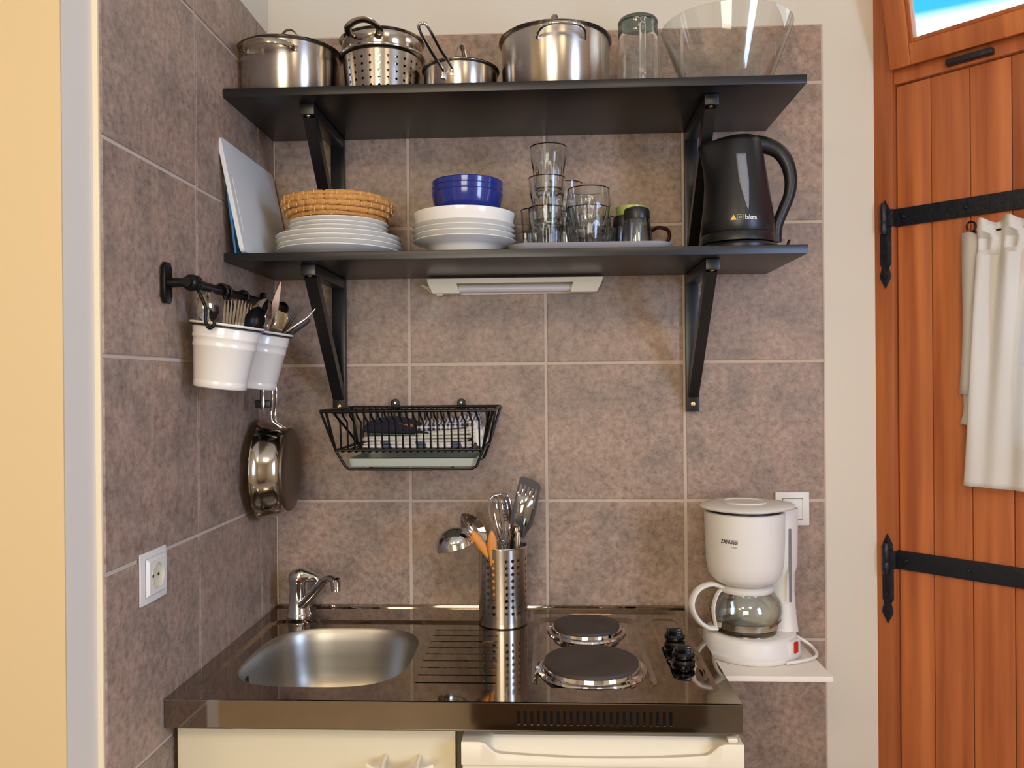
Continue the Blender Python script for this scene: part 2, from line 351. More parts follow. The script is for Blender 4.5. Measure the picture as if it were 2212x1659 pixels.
def strap(z0, z1, tipt, tipb, up):
    mb = MB().box(.0345, .80, -.0065, .0015, z0, z1, .0012).box(.010, .0355, -.0195, -.0125, z0+.001, z1-.001, .001).box(.0335, .0360, -.0195, -.0010, z0+.001, z1-.001, .0008)
    s = dobj('strap_hinge', mb, IRON)
    dobj('hinge_pin', MB().lathe([(0, z0-.018), (.006, z0-.016), (.0095, z0-.008), (.0095, z0+.012), (.0085, z0+.014), (.0095, z0+.016), (.0095, z1+.01), (.006, z1+.016), (0, z1+.018)], (.012, -.016, 0), 20), IRON, s)
    zb = z0-.012
    out = [(.003, zb+.04), (.003, tipb+.058), (.008, tipb+.050), (.003, tipb+.036), (.002, tipb+.026), (.015, tipb), (.028, tipb+.026), (.027, tipb+.036), (.022, tipb+.050), (.029, tipb+.058), (.029, zb+.04)]
    dobj('hinge_plate', MB().prism(out, -.0155, -.0123, 'y', .0008), IRON, s)
    dobj('hinge_plate', MB().prism([(.004, z1-.01), (.004, tipt-.018), (.015, tipt+.006), (.027, tipt-.018), (.027, z1-.01)], -.0155, -.0123, 'y', .0008), IRON, s)
    for x, z in ((.055, (z0+z1)/2), (.19, (z0+z1)/2), (.34, (z0+z1)/2), (.55, (z0+z1)/2)):
        dobj('screw', MB().lathe([(0, .005), (.003, .0045), (.005, .002), (.0055, 0)], seg=12, M=Matrix.Translation((x, -.0062, z)) @ Matrix.Rotation(pi/2, 4, 'X')), IRON, s)
    for z in (tipb+.026, tipb+.075): dobj('screw', MB().lathe([(0, .004), (.003, .0035), (.0045, .0)], seg=12, M=Matrix.Translation((.0155, -.0153, z)) @ Matrix.Rotation(pi/2, 4, 'X')), IRON, s)
strap(1.779, 1.821, 1.838, 1.634, 1); strap(.970, 1.014, 1.046, .838, 1)
# open hopper window above the door
win = bpy.data.objects.new('window_1', None); COL.objects.link(win); win['kind'] = 'structure'
win.matrix_world = door.matrix_basis @ Matrix.Translation((0, -.014, 2.146)) @ Matrix.Rotation(radians(15), 4, 'X')
win.matrix_world = Matrix.Translation((1.478, 0, 0)) @ Matrix.Rotation(AD, 4, 'Z') @ Matrix.Translation((0, -.014, 2.146)) @ Matrix.Rotation(radians(15), 4, 'X')
def sash(x0, x1, z0, z1, w, y0, y1): return MB().box(x0, x0+w, y0, y1, z0, z1, .003).box(x1-w, x1, y0, y1, z0, z1, .003).box(x0+w, x1-w, y0, y1, z0, z0+w, .003).box(x0+w, x1-w, y0, y1, z1-w, z1, .003)
obj('window_frame', sash(.036, .858, 0, .40, .047, -.018, .018), PINE, win, world=False)
obj('window_bead', sash(.083, .811, .047, .353, .010, -.012, .014), PINE, win, world=False)
obj('pane', MB().box(.093, .801, -.002, .002, .057, .343), PANE, win, world=False)
dobj('window_catch', MB().box(.155, .250, -.026, -.006, 2.120, 2.133, .003), IRON)

# curtain on the door
DM = Matrix.Translation((1.478, 0, 0)) @ Matrix.Rotation(AD, 4, 'Z')
cm, cnt, cb = base('white_curtain_cotton'); cb.inputs['Base Color'].default_value = lin((243, 239, 230)); cb.inputs['Roughness'].default_value = .9
tl = cnt.nodes.new('ShaderNodeBsdfTranslucent'); tl.inputs[0].default_value = (.85, .88, .95, 1); ms = cnt.nodes.new('ShaderNodeMixShader'); ms.inputs[0].default_value = .32
cnt.links.new(cb.outputs[0], ms.inputs[1]); cnt.links.new(tl.outputs[0], ms.inputs[2]); cnt.links.new(ms.outputs[0], cnt.nodes['Material Output'].inputs[0])
cur = thing('door_curtain', 'gathered white cotton curtain hanging over the pane of the pine door', 'curtain', tuple(DM @ V(.4, -.03, 1.19)), AD)
def local(mb): return mb.xf(Matrix.Translation((-.4, .03, -1.19)))
mb = MB(); R = []; nx, nz = 150, 46
for k in range(nz+1):
    v = k/nz; z = 1.184+.575*v; row = []
    for i in range(nx+1):
        u = i/nx; x0 = .190+.034*v**.8; x = x0+(.64-x0)*u
        amp = .003+.010*(1-abs(v-.93)/.93)**1.5 if v < .93 else .012
        ph = 2*pi*(u*8.5)+.9*sin(3*v+5*u); y = -.034-amp*sin(ph)-.004*sin(23*u+4*v)
        if .88 < v < .955: y = -.030-.005*sin(ph*2.1); x += .0008*sin(60*u+v*30)
        if v >= .955: z2 = z+.006*sin(ph+.8); y = -.036-.012*sin(ph)
        else: z2 = z-.012*u*(1-v)
        row.append((x, y, z2))
    R.append(row)
vr = [mb.ring(r) for r in R]
for a, b in zip(vr, vr[1:]): mb.bridge(a, b, False)
o = obj('panel', local(mb), cm, cur, world=False); md = o.modifiers.new('s', 'SOLIDIFY'); md.thickness = .0012
mb = MB()
for (xa, xb, za, zb, yy) in ((.186, .222, 1.385, 1.742, -.016), (.186, .222, 1.318, 1.40, -.0135)):
    rr = []
    for k in range(13):
        v = k/12; sh = -.010*(1-v)**2; rr.append([(xa+sh+.003*sin(5*v), yy-.003*sin(4*v), za+(zb-za)*v), ((xa+xb)/2+sh, yy-.007, za+(zb-za)*v-.002), (xb+.02, yy-.004, za+(zb-za)*v)])
    vv = [mb.ring(r) for r in rr]
    for a, b in zip(vv, vv[1:]): mb.bridge(a, b, False)
o = obj('side_hem', local(mb), cm, cur, world=False); md = o.modifiers.new('s', 'SOLIDIFY'); md.thickness = .0012
hx = [(.205+.011*(1-t*.02)*cos(a), -.024, 1.752+.011*sin(a)) for t, a in ((k, radians(-70+k*17)) for k in range(18))]
mb = MB().tube(list(reversed(hx))+[(.215, -.026, 1.738), (.4, -.027, 1.735), (.64, -.027, 1.735)], .0022, 8)
obj('curtain_rod', local(mb), BLACKM, cur, world=False)

# ------------------------------------------------------------------ shelves and brackets
def shelf(z, label):
    return tag(obj('shelf_board', MB().box(.002, 1.204, -.32, -.006, z, z+.018, .0015), BLACKW), label, 'shelf')
shelf(1.675, 'lower black wooden shelf board above the strip lamp, carrying the crockery')
shelf(2.019, 'upper black wooden shelf board carrying the cooking pots')
def bracket(x0, x1, zt, label):
    t = thing('shelf_bracket', label, 'bracket', ((x0+x1)/2, -.01, zt), group=None)
    obj('upright', MB().box(x0, x1, -.026, -.0062, zt-.330, zt-.001, .0015), BLACKW, t)
    obj('arm', MB().box(x0, x1, -.275, -.026, zt-.024, zt-.001, .002), BLACKW, t)
    c = (x0+x1)/2; w = (x1-x0)/2-.003
    a = V(c, -.024, zt-.288); b = V(c, -.250, zt-.020); d = (b-a).normalized(); n = V(0, -d.z, d.y)
    mb = MB(); rs = []
    for p, e0 in ((a-d*.0, 0), (b, 0)): rs.append([p+n*.012+V(w, 0, 0), p+n*.012-V(w, 0, 0), p-n*.012-V(w, 0, 0), p-n*.012+V(w, 0, 0)])
    mb.loft(rs); obj('strut', mb, BLACKW, t)
    for zz, yy, rot in ((zt-.312, -.026, 1), (zt-.024, -.262, 0)):
        M = Matrix.Translation((c, yy, zz)) @ (Matrix.Rotation(pi/2, 4, 'X') if rot else Matrix.Rotation(pi, 4, 'X'))
        s = obj('screw', MB().lathe([(.0055, 0), (.0052, .0012), (.002, .0022), (.0016, .0012), (0, .0008)], seg=16, M=M), SCREWB, t)
bracket(.149, .181, 1.675, 'black wooden bracket under the lower shelf, beside the hanging cutlery pots')
bracket(1.007, 1.037, 1.675, 'black wooden bracket under the lower shelf, near the coffee maker')
bracket(.149, .181, 2.019, 'black wooden bracket under the upper shelf, behind the wicker bread basket')
bracket(1.007, 1.037, 2.019, 'black wooden bracket under the upper shelf, behind the black kettle')

# ------------------------------------------------------------------ worktop unit
ZC = .870
wt = thing('kitchen_worktop', 'stainless steel worktop with pressed sink, draining grooves and two electric hotplates', 'worktop', (.5, -.3, .818))
def cell_holes(mb, cells, f, nh=16, ell=False):
    """cells: (u0,u1,v0,v1, hole(cu,cv,hw,hh) or None); f maps (u,v) to a point"""
    for u0, u1, v0, v1, h in cells:
        if h is None:
            n = 4; A = [f(u0+(u1-u0)*i/n, v0) for i in range(n+1)]; B = [f(u0+(u1-u0)*i/n, v1) for i in range(n+1)]; mb.bridge(mb.ring(A), mb.ring(B), False); continue
        cu, cv, hw, hh = h; out = []; inn = []; U = (u1-u0)/2; Vv = (v1-v0)/2; sg = lambda q: 0 if abs(q) < 1e-6 else math.copysign(1, q)
        for k in range(nh):
            a = 2*pi*k/nh; c, s = cos(a), sin(a); t = 1/max(abs(c), abs(s)); out.append((u0+U+U*c*t, v0+Vv+Vv*s*t))
            r = min(hw, hh); inn.append((cu+hw*c, cv+hh*s) if ell else (cu+(hw-r)*sg(c)+r*c, cv+(hh-r)*sg(s)+r*s))
        O = mb.ring([f(*p) for p in out]); I = mb.ring([f(*p) for p in inn]); mb.bridge(O, I)
def perforated(name, mb, cen, m, parent, world=True):
    bm = mb.bm
    for f in bm.faces:
        f.normal_update(); d = f.calc_center_median()-Vector(cen); d.z = 0
        if f.normal.dot(d) < 0: f.normal_flip()
    if world: bmesh.ops.translate(bm, vec=-Vector(parent.location), verts=bm.verts); cen = Vector(cen)-Vector(parent.location)
    me = bpy.data.meshes.new(name); bm.to_mesh(me); bm.free()
    me.polygons.foreach_set('use_smooth', [True]*len(me.polygons)); me.materials.append(m)
    me.normals_split_custom_set_from_vertices([(V(v.co.x-cen[0], v.co.y-cen[1], -.05*HRT).normalized()) for v in me.vertices])
    o = bpy.data.objects.new(name, me); COL.objects.link(o); o.parent = parent; return o
HRT = .06
# field with pressed areas
field = rrect(.032, .976, -.555, -.030, .03)
# left part of the back edge is a raised strip for the tap
fo = [(.976-.03, -.030)]
def arc(cx, cy, r, a0, a1, n=6): return [(cx+r*cos(radians(a0+(a1-a0)*k/n)), cy+r*sin(radians(a0+(a1-a0)*k/n))) for k in range(n+1)]
fo = arc(.946, -.060, .03, 0, 90)+[(.66, -.030)]+arc(.645, -.045, .015, 90, 180)+arc(.600, -.095, .030, 0, -90)[0:]+arc(.064, -.157, .032, 90, 180)+arc(.064, -.523, .032, 180, 270)+arc(.946, -.525, .03, 270, 360)
def offs(lp, d):
    n = len(lp); out = []
    for i in range(n):
        a = Vector(lp[i-1]); b = Vector(lp[i]); c = Vector(lp[(i+1) % n]); e1 = (b-a); e2 = (c-b)
        if e1.length < 1e-7: e1 = e2
        if e2.length < 1e-7: e2 = e1
        n1 = V(-e1.y, e1.x).normalized() if True else 0; n2 = V(-e2.y, e2.x).normalized(); nn = (n1+n2); nn = nn.normalized() if nn.length > 1e-6 else n1
        out.append((b.x+nn.x*d, b.y+nn.y*d))
    return out
def dedup(lp):
    o = []
    for p in lp:
        if not o or (p[0]-o[-1][0])**2+(p[1]-o[-1][1])**2 > 1e-9: o.append(p)
    return o
fo = dedup(fo)
sink_c = (.232, -.347)
def superel(rx, ry, n=3.3, N=64, c=sink_c):
    o = []
    for k in range(N):
        a = 2*pi*k/N; o.append((c[0]+rx*math.copysign(abs(cos(a))**(2/n), cos(a)), c[1]+ry*math.copysign(abs(sin(a))**(2/n), sin(a))))
    return o
SO = superel(.167, .178)
hob = rrect(.640, .872, -.520, -.075, .04); kp = rrect(.905, .968, -.480, -.085, .022)
FZ = ZC-.005
def fill(loops, z):
    bm = bmesh.new(); es = []
    for lp in loops:
        vs = [bm.verts.new((p[0], p[1], z)) for p in lp]
        for i in range(len(vs)): es.append(bm.edges.new((vs[i], vs[(i+1) % len(vs)])))
    bmesh.ops.triangle_fill(bm, edges=es, use_beauty=True, use_dissolve=False)
    for f in bm.faces:
        f.normal_update()
        if f.normal.z < 0: f.normal_flip()
    mb = MB(); mb.bm.free(); mb.bm = bm; return mb
def chamf(mb, lp, z0, lp2, z1):
    mb.bridge(mb.ring([(p[0], p[1], z0) for p in lp]), mb.ring([(p[0], p[1], z1) for p in lp2]))
outer = [(1.0, -.597), (1.0, -.016), (.002, -.016), (.002, -.597)]
mb = fill([outer, fo], ZC); chamf(mb, fo, ZC, offs(fo, .009), FZ)
obj('flange', mb, STEELT, wt, ang=50)
fi = offs(fo, .009); hi = offs(hob, -.0); k_i = kp
GRV = [rrect(.418+.0006*k, .560+.002*k, -.1832-.0398*k, -.1768-.0398*k, .0031, 4) for k in range(9)]
mb = fill([fi, SO, hob, kp]+GRV, FZ)
chamf(mb, hob, FZ, offs(hob, .010), FZ-.006); chamf(mb, kp, FZ, offs(kp, .007), FZ-.0028)
obj('top_sheet', mb, STEELT, wt, ang=50)
obj('hob_recess', fill([offs(hob, .010)], FZ-.006), STEELT, wt); obj('control_recess', fill([offs(kp, .007)], FZ-.0028), STEELT, wt)
obj('back_lip', MB().box(.002, 1.0, -.016, -.006, .84, ZC+.005, .001), STEELT, wt)
# sink bowl
mb = MB(); rs = []
for s, dz in ((1, 0), (.988, -.003), (.972, -.012), (.955, -.03), (.935, -.06), (.905, -.09), (.87, -.112), (.82, -.130), (.74, -.146), (.62, -.157), (.45, -.163), (.25, -.1655), (.10, -.1665)):
    rs.append([(p[0], p[1], FZ+dz) for p in superel(.167*s, .178*s, 2.2+1.1*s)])
mb.loft(rs, False, True); sb = obj('sink_bowl', mb, STEELS, wt, ang=60)
obj('drain', MB().lathe([(0, .003), (.016, .003), (.022, .006), (.026, .004), (.030, 0)], (.232, -.347, FZ-.166), 32), CHROME, sb)
mb = MB()
for k in range(4): mb.box(.0715, .0765, -.40-.013*k, -.4025-.013*k, FZ-.050, FZ-.026, .001)
obj('overflow_slots', mb, BLKR, sb)
# draining grooves
for lp in GRV:
    mb = fill([offs(lp, .0028)], FZ-.0012); chamf(mb, lp, FZ, offs(lp, .0028), FZ-.0012); obj('draining_groove', mb, STEELT, wt, ang=50)
# fascia with vent slots
mb = MB(); cells = []; x0s = .615; ps = .01125; 
cells.append((.002, x0s, .822, .868, None)); n_s = 24
for i in range(n_s):
    a = x0s+i*ps; cells.append((a, a+ps, .828, .862, (a+ps/2, .844, .0026, .0125)))
xe = x0s+n_s*ps; cells += [(xe, 1.0, .822, .868, None), (x0s, xe, .862, .868, None), (x0s, xe, .822, .828, None)]
cell_holes(mb, cells, lambda u, v: (u, -.600, v))
mb.loft([[(.002, -.600, .868), (.002, -.5995, .8692), (.002, -.597, ZC)], [(1.0, -.600, .868), (1.0, -.5995, .8692), (1.0, -.597, ZC)]], False, False, False)
mb.loft([[(1.0, -.600, .822), (1.0, -.600, .868), (1.0, -.597, ZC)], [(1.0, -.016, .822), (1.0, -.016, .868), (1.0, -.016, ZC)]], False, False, False)
mb.loft([[(.002, -.600, .822), (.002, -.600, .868), (.002, -.597, ZC)], [(.002, -.016, .822), (.002, -.016, .868), (.002, -.016, ZC)]], False, False, False)
mb.box(.002, 1.0, -.600, -.592, .8195, .822, .0004)
obj('front_fascia', mb, STEELT, wt, ang=30)
obj('slot_backing', MB().box(.60, .95, -.575, -.57, .822, .862), BLKP, wt)
# hotplates
def hotplate(x, y, r, rr):
    z = FZ-.006
    h = obj('hotplate', MB().lathe([(r, z+.012), (r, z+.018), (r-.002, z+.0195), (.042, z+.0195), (.040, z+.0185), (.030, z+.0185), (.028, z+.0175), (0, z+.0175)], (x, y, 0), 72), HOT, wt)
    obj('trim_ring', MB().lathe([(rr, z+.0005), (rr-.002, z+.004), (rr-.008, z+.006), (r+.006, z+.004), (r+.004, z+.012), (r, z+.013), (r-.001, z+.010)], (x, y, 0), 72), CHROME, h)
hotplate(.755, -.405, .0915, .109); hotplate(.757, -.168, .0735, .088)
for y in (-.262, -.375, -.150):
    if y == -.150: continue
    k = obj('knob', MB().lathe([(.021, 0), (.0225, .006), (.020, .010), (.014, .012), (.014, .014), (.0215, .016), (.0225, .021), (.019, .025), (0, .026)], (.938, y, FZ-.004), 28), BLKR, wt)
    obj('grip', MB().box(-.0165, .0145, -.0075, .0075, .022, .036, .004, M=Matrix.Translation((.938, y, FZ-.004)) @ Matrix.Rotation(radians(8), 4, 'Z')), BLKR, k)
obj('indicator_lamp', MB().lathe([(.0045, 0), (.0045, .003), (.003, .005), (0, .0055)], (.951, -.318, FZ-.004), 14), RED, wt)

# tap
tp = thing('tap', 'chrome mixer tap with swivel spout at the back corner of the sink', 'tap', (.082, -.092, ZC))
B = (.082, -.092, ZC)
body = obj('body', MB().lathe([(.0285, 0), (.0285, .004), (.0265, .007), (.0255, .010), (.0245, .022), (.0225, .030), (.0215, .05), (.0205, .072), (.0215, .075), (.0215, .083), (.019, .085)], B, 36), CHROME, tp)
mb = MB(); rs = []
for t, rx, ry, dz, dx in ((0, .0225, .021, .083, 0), (.2, .0245, .022, .092, .001), (.5, .024, .021, .102, .003), (.8, .018, .016, .110, .006), (1, .006, .006, .114, .009)):
    rs.append([(B[0]+dx+rx*cos(a)+(.034*max(0, cos(a))**6*(1-t*.5) if .1 < t < .9 else 0), B[1]-.002+ry*sin(a), B[2]+dz-(.012*max(0, cos(a))**6 if .1 < t < .9 else 0)) for a in [2*pi*k/36 for k in range(36)]])
mb.loft(rs); obj('lever', mb, CHROME, tp, ang=60)
pth = cr([(.085, -.098, ZC+.022), (.105, -.112, ZC+.040), (.140, -.135, ZC+.078), (.162, -.150, ZC+.100), (.180, -.162, ZC+.106), (.193, -.171, ZC+.102)], 5)
obj('spout', MB().tube(pth, [.0135]*5+[.0130]*8+[.0115]*(len(pth)-13), 16, flat=(.75, 1)), CHROME, tp)
obj('aerator', MB().lathe([(.008, .014), (.0115, .010), (.0120, 0), (.0110, -.001), (.0110, -.012), (.009, -.013), (0, -.011)], (.192, -.171, ZC+.092), 24), CHROME, tp)
obj('temperature_mark', MB().lathe([(0, .002), (.003, .0018), (.0038, 0)], seg=14, M=Matrix.Translation((.091, -.1135, ZC+.091)) @ Matrix.Rotation(pi/2, 4, 'X')), RED, tp)

# cabinet and refrigerator
cb_ = thing('sink_cabinet', 'cream sink cabinet door under the steel worktop', 'cabinet', (.26, -.3, 0))
obj('body', MB().box(.016, .5085, -.548, -.02, .04, .660, .001).box(.016, .030, -.548, -.02, .6605, .816).box(.4945, .5085, -.548, -.02, .6605, .816).box(.031, .494, -.548, -.534, .6605, .816), CREAMD, cb_)
dr = obj('door', MB().box(.010, .508, -.570, -.550, .06, .8165, .0025), CREAMD, cb_)
hp = [V(.358, -.606, .7610), V(.375, -.612, .7560), V(.415, -.616, .7540), V(.455, -.612, .7560), V(.474, -.606, .7610)]
obj('handle', MB().tube(cr(hp, 6), .0055, 12, flat=(1, .7)).tube([V(.385, -.612, .756), V(.385, -.590, .762), V(.385, -.568, .763)], .004, 10).tube([V(.445, -.612, .756), V(.445, -.590, .762), V(.445, -.568, .763)], .004, 10), WHITEA, dr)
obj('side_panel', MB().box(.509, .521, -.56, -.03, .02, .8165), mat('grey_gap', (90, 84, 66), .8), cb_)
fr = thing('refrigerator', 'cream under-counter refrigerator beside the sink cabinet', 'refrigerator', (.76, -.3, 0))
obj('body', MB().box(.5245, .998, -.555, -.03, .02, .814, .004), WHITEA, fr)
dr = obj('door', MB().box(.5235, .9985, -.604, -.556, .05, .7655, .004), WHITEA, fr)
# top handle moulding with scooped grip
mb = MB(); N = 60; top = []; 
prof = []
for i in range(N+1):
    x = .5225+(.4775)*i/N; u = (x-.5225)/.4775
    if .07 < u < .93:
        e = min((u-.07)/.06, (.93-u)/.06, 1); e = e*e*(3-2*e); zt = .8045-(.0135+.012*(1-(2*u-1)**2))*e
    else: zt = .8045
    prof.append((x, zt))
A = [(x, -.6085, .7665) for x, z in prof]; Bv = [(x, -.6085, z-.003) for x, z in prof]; C = [(x, -.6060, z) for x, z in prof]; D = [(x, -.590, z-.001-(.8045-z)*.1) for x, z in prof]; E_ = [(x, -.575, .8045) for x, z in prof]; G = [(x, -.556, .8045) for x, z in prof]
R = [mb.ring(r) for r in (A, Bv, C, D, E_, G)]
for a, b in zip(R, R[1:]): mb.bridge(a, b, False)
ends = []
for i in (0, -1): mb.face([r[i] for r in R]+[mb.bm.verts.new((prof[i][0], -.556, .7665))])
obj('handle_moulding', mb, WHITEA, dr, ang=40)
obj('hinge_cap', MB().box(.975, .992, -.600, -.58, .8046, .8125, .003), WHITEA, fr)

# ------------------------------------------------------------------ side board, coffee maker, switch, socket
tag(obj('side_shelf', MB().box(1.004, 1.245, -.326, -.006, .809, .820, .001), mat('white_laminate', (236, 226, 208), .3)), 'small white wall shelf under the coffee maker', 'shelf')
cmk = thing('coffee_maker', 'white drip coffee maker on the small white wall shelf', 'coffee maker', (1.120, -.165, .8203), radians(-45))
def co(name, mb, m, parent=cmk, ang=38): return obj(name, mb, m, parent, world=False, ang=ang)
def oval(rx, ryf, ryb, z, n=48, sq=2.3, cy=0):
    o = []
    for k in range(n):
        a = 2*pi*k/n; c, s = cos(a), sin(a); p = 2/sq; o.append((rx*math.copysign(abs(c)**p, c), cy+(ryf if s < 0 else ryb)*math.copysign(abs(s)**p, s), z))
    return o
bse = co('base', MB().loft([oval(.102, .108, .088, 0), oval(.106, .112, .092, .004), oval(.106, .112, .092, .012), oval(.101, .106, .088, .016), oval(.097, .102, .087, .040), oval(.093, .098, .086, .047), oval(.088, .094, .082, .049)]), WHITEP, ang=50)
co('warming_plate', MB().lathe([(.066, 0), (.066, .003), (.063, .004), (0, .004)], (0, -.020, .0485), 48), STEELT, bse)
co('column', MB().loft([oval(.080, .032, .030, .045, sq=3.2, cy=.054), oval(.074, .028, .028, .08, sq=3.4, cy=.056), oval(.070, .027, .026, .13, sq=3.6, cy=.056), oval(.071, .030, .026, .17, sq=3.6, cy=.056), oval(.078, .045, .028, .19, sq=3.2, cy=.056), oval(.080, .05, .029, .315, sq=3.2, cy=.056)]), WHITEP, ang=60)
hz = [(0, .150), (.030, .150), (.050, .153), (.068, .162), (.078, .176), (.0825, .200), (.0845, .240), (.0865, .310), (.084, .312), (0, .312)]
co('filter_housing', MB().lathe(hz, (0, -.022, 0), 64), WHITEP, ang=50)
co('housing_gap', MB().lathe([(.081, .311), (.081, .318), (0, .318)], (0, -.022, 0), 48), BLKP)
ld = co('lid', MB().loft([oval(.090, .112, .084, .3185, sq=2.4), oval(.093, .116, .087, .3195, sq=2.4), oval(.094, .117, .088, .323, sq=2.4), oval(.090, .112, .085, .3265, sq=2.4), oval(.060, .085, .05, .330, sq=2.2)]), WHITEP, ang=60)
co('finger_recess', MB().lathe([(.046, .3300), (.047, .3325), (.045, .3335), (.043, .3318), (0, .3315)], (0, -.02, 0), 40), WHITEP, ld)
co('drip_valve', MB().lathe([(.030, .151), (.026, .143), (.012, .138), (0, .138)], (0, -.022, 0), 24), WHITEP)
# carafe
cf = co('carafe', MB().lathe([(0, .0002), (.055, .0005), (.064, .004), (.068, .010), (.073, .022), (.0775, .040), (.0775, .052), (.073, .066), (.064, .078), (.056, .085), (.055, .087), (.0545, .085), (.062, .077), (.071, .065), (.0757, .052), (.0757, .040), (.071, .022), (.064, .0095), (.055, .004), (0, .003)], (0, -.020, .053), 64), GLASSG, ang=60)
co('steel_band', MB().lathe([(.0712, .012), (.0722, .012), (.0755, .026), (.0745, .026)], (0, -.020, .051), 64), STEEL, cf)
co('carafe_lid', MB().lathe([(.058, .0845), (.060, .088), (.060, .094), (.054, .098), (.020, .099), (.018, .0955), (0, .0955)], (0, -.020, .053), 48), WHITEP, cf, ang=50)
hd = V(-.92, -.30, 0).normalized(); hd = (Matrix.Rotation(radians(45), 3, 'Z') @ hd)
cc = V(0, -.020, .053); hp = [cc+hd*.056+V(0, 0, .094), cc+hd*.085+V(0, 0, .103), cc+hd*.117+V(0, 0, .092), cc+hd*.131+V(0, 0, .062), cc+hd*.118+V(0, 0, .030), cc+hd*.094+V(0, 0, .010), cc+hd*.072+V(0, 0, .006)]
co('carafe_handle', MB().tube(cr(hp, 6), .0085, 14, flat=(.62, 1.25), ref=tuple(hd)).tube(cr([cc+hd*.072+V(0, 0, .006), cc+hd*.079+V(0, 0, .045), cc+hd*.072+V(0, 0, .075), cc+hd*.058+V(0, 0, .093)], 5), .006, 10, flat=(.5, 1.2), ref=tuple(hd)), WHITEP, cf)
# switch and water gauge sit on the side of the column (local +x side)
co('water_gauge', MB().box(.0765, .0805, .030, .036, .115, .275, .0014), GREYW)
sw = co('switch_plate', MB().box(.093, .1035, -.012, .030, .012, .044, .004), WHITEP)
co('power_switch', MB().box(.1015, .1075, -.001, .013, .017, .041, .0025), RED, sw)
cbl = cr([(.07, .075, .03), (.10, .085, .012), (.128, .05, .006), (.122, .0, .006), (.105, -.035, .005)], 6)
co('power_cord', MB().tube(cbl, .0035, 8), WHITEP)
def text_mesh(body, size, m, name, f, parent, world=False, bold=.0, sx=1.):
    c = bpy.data.curves.new('t', 'FONT'); c.body = body; c.size = size; c.align_x = 'CENTER'; c.align_y = 'CENTER'; c.offset = bold
    o = bpy.data.objects.new('t', c); COL.objects.link(o); dg = bpy.context.evaluated_depsgraph_get(); me = bpy.data.meshes.new_from_object(o.evaluated_get(dg))
    bm = bmesh.new(); bm.from_mesh(me); bmesh.ops.subdivide_edges(bm, edges=bm.edges, cuts=1)
    for v in bm.verts: v.co = f(v.co.x*sx, v.co.y)
    bpy.data.objects.remove(o); r = obj(name, bm, m, parent, world=world, smooth=False)
    for p in r.data.polygons: pass
    return r
INK = mat('dark_violet_ink', (44, 26, 64), .5); INKG = mat('grey_ink', (112, 106, 96), .5)
def cyl_map(cx, cy, R, a0, zc): return lambda x, y: V(cx+(R+.0003)*sin(a0+x/R), cy-(R+.0003)*cos(a0+x/R), zc+y)
text_mesh('ZANUSSI', .0118, INK, 'brand_lettering', cyl_map(0, -.022, .0851, radians(10), .256), cmk, bold=.00035, sx=.80)
text_mesh('casa', .0062, INKG, 'brand_lettering', cyl_map(0, -.022, .0849, radians(17), .246), cmk, sx=1.1)

ws = thing('light_switch', 'square white rocker light switch behind the coffee maker', 'switch', (1.259, -.006, 1.109))
fpl = obj('frame', MB().box(1.2185, 1.2995, -.013, -.0045, 1.069, 1.150, .004), WHITEP, ws); obj('rocker_gap', MB().box(1.2345, 1.2835, -.0136, -.0125, 1.0835, 1.1355, .0003), mat('grey_gap_line', (120, 112, 100), .6), ws); obj('rocker', MB().box(1.236, 1.282, -.016, -.0125, 1.085, 1.134, .0015), WHITEP, ws)
so = thing('wall_socket', 'white power socket on the side wall near the worktop corner', 'socket', (.003, -.636, 1.096))
def curved_plate():
    mb = MB(); rs = []
    for k in range(9):
        t = k/8; y = -.683+.090*t; xx = .0035+.0015*(1-(2*t-1)**2); rs.append([(.0015, y, 1.053), (xx, y, 1.053), (xx+.001, y, 1.070), (xx+.0014, y, 1.096), (xx+.001, y, 1.122), (xx, y, 1.139), (.0015, y, 1.139)])
    return mb.loft(rs)
obj('frame', curved_plate(), WHITEP, so, ang=30)
SM = Matrix.Translation((.0110, -.638, 1.096)) @ Matrix.Rotation(pi/2, 4, 'Y')
ins = fill([rrect(-.666, -.610, 1.068, 1.124, .003), [(-.638+.0215*cos(2*pi*k/40), 1.096+.0215*sin(2*pi*k/40)) for k in range(40)]], 0)
ins.xf(Matrix(((0, 0, 1, .0115), (1, 0, 0, 0), (0, 1, 0, 0), (0, 0, 0, 1)))); lp = rrect(-.670, -.606, 1.064, 1.128, .003); lq = rrect(-.666, -.610, 1.068, 1.124, .003); ins.bridge(ins.ring([(.0066, p[0], p[1]) for p in lp]), ins.ring([(.0115, p[0], p[1]) for p in lq])); obj('insert', ins, WHITEP, so)
sr = obj('outlet_well', MB().lathe([(.0225, .0006), (.0218, .0012), (.0210, .0006), (.0203, -.0040), (0, -.0043)], seg=40, M=SM), mat('socket_cream', (218, 208, 180), .4), so)
obj('pin_hole', MB().lathe([(.003, .001), (0, .001)], seg=12, M=SM @ Matrix.Translation((0, .0095, -.0041))), BLKR, sr); obj('pin_hole', MB().lathe([(.003, .001), (0, .001)], seg=12, M=SM @ Matrix.Translation((0, -.0095, -.0041))), BLKR, sr)

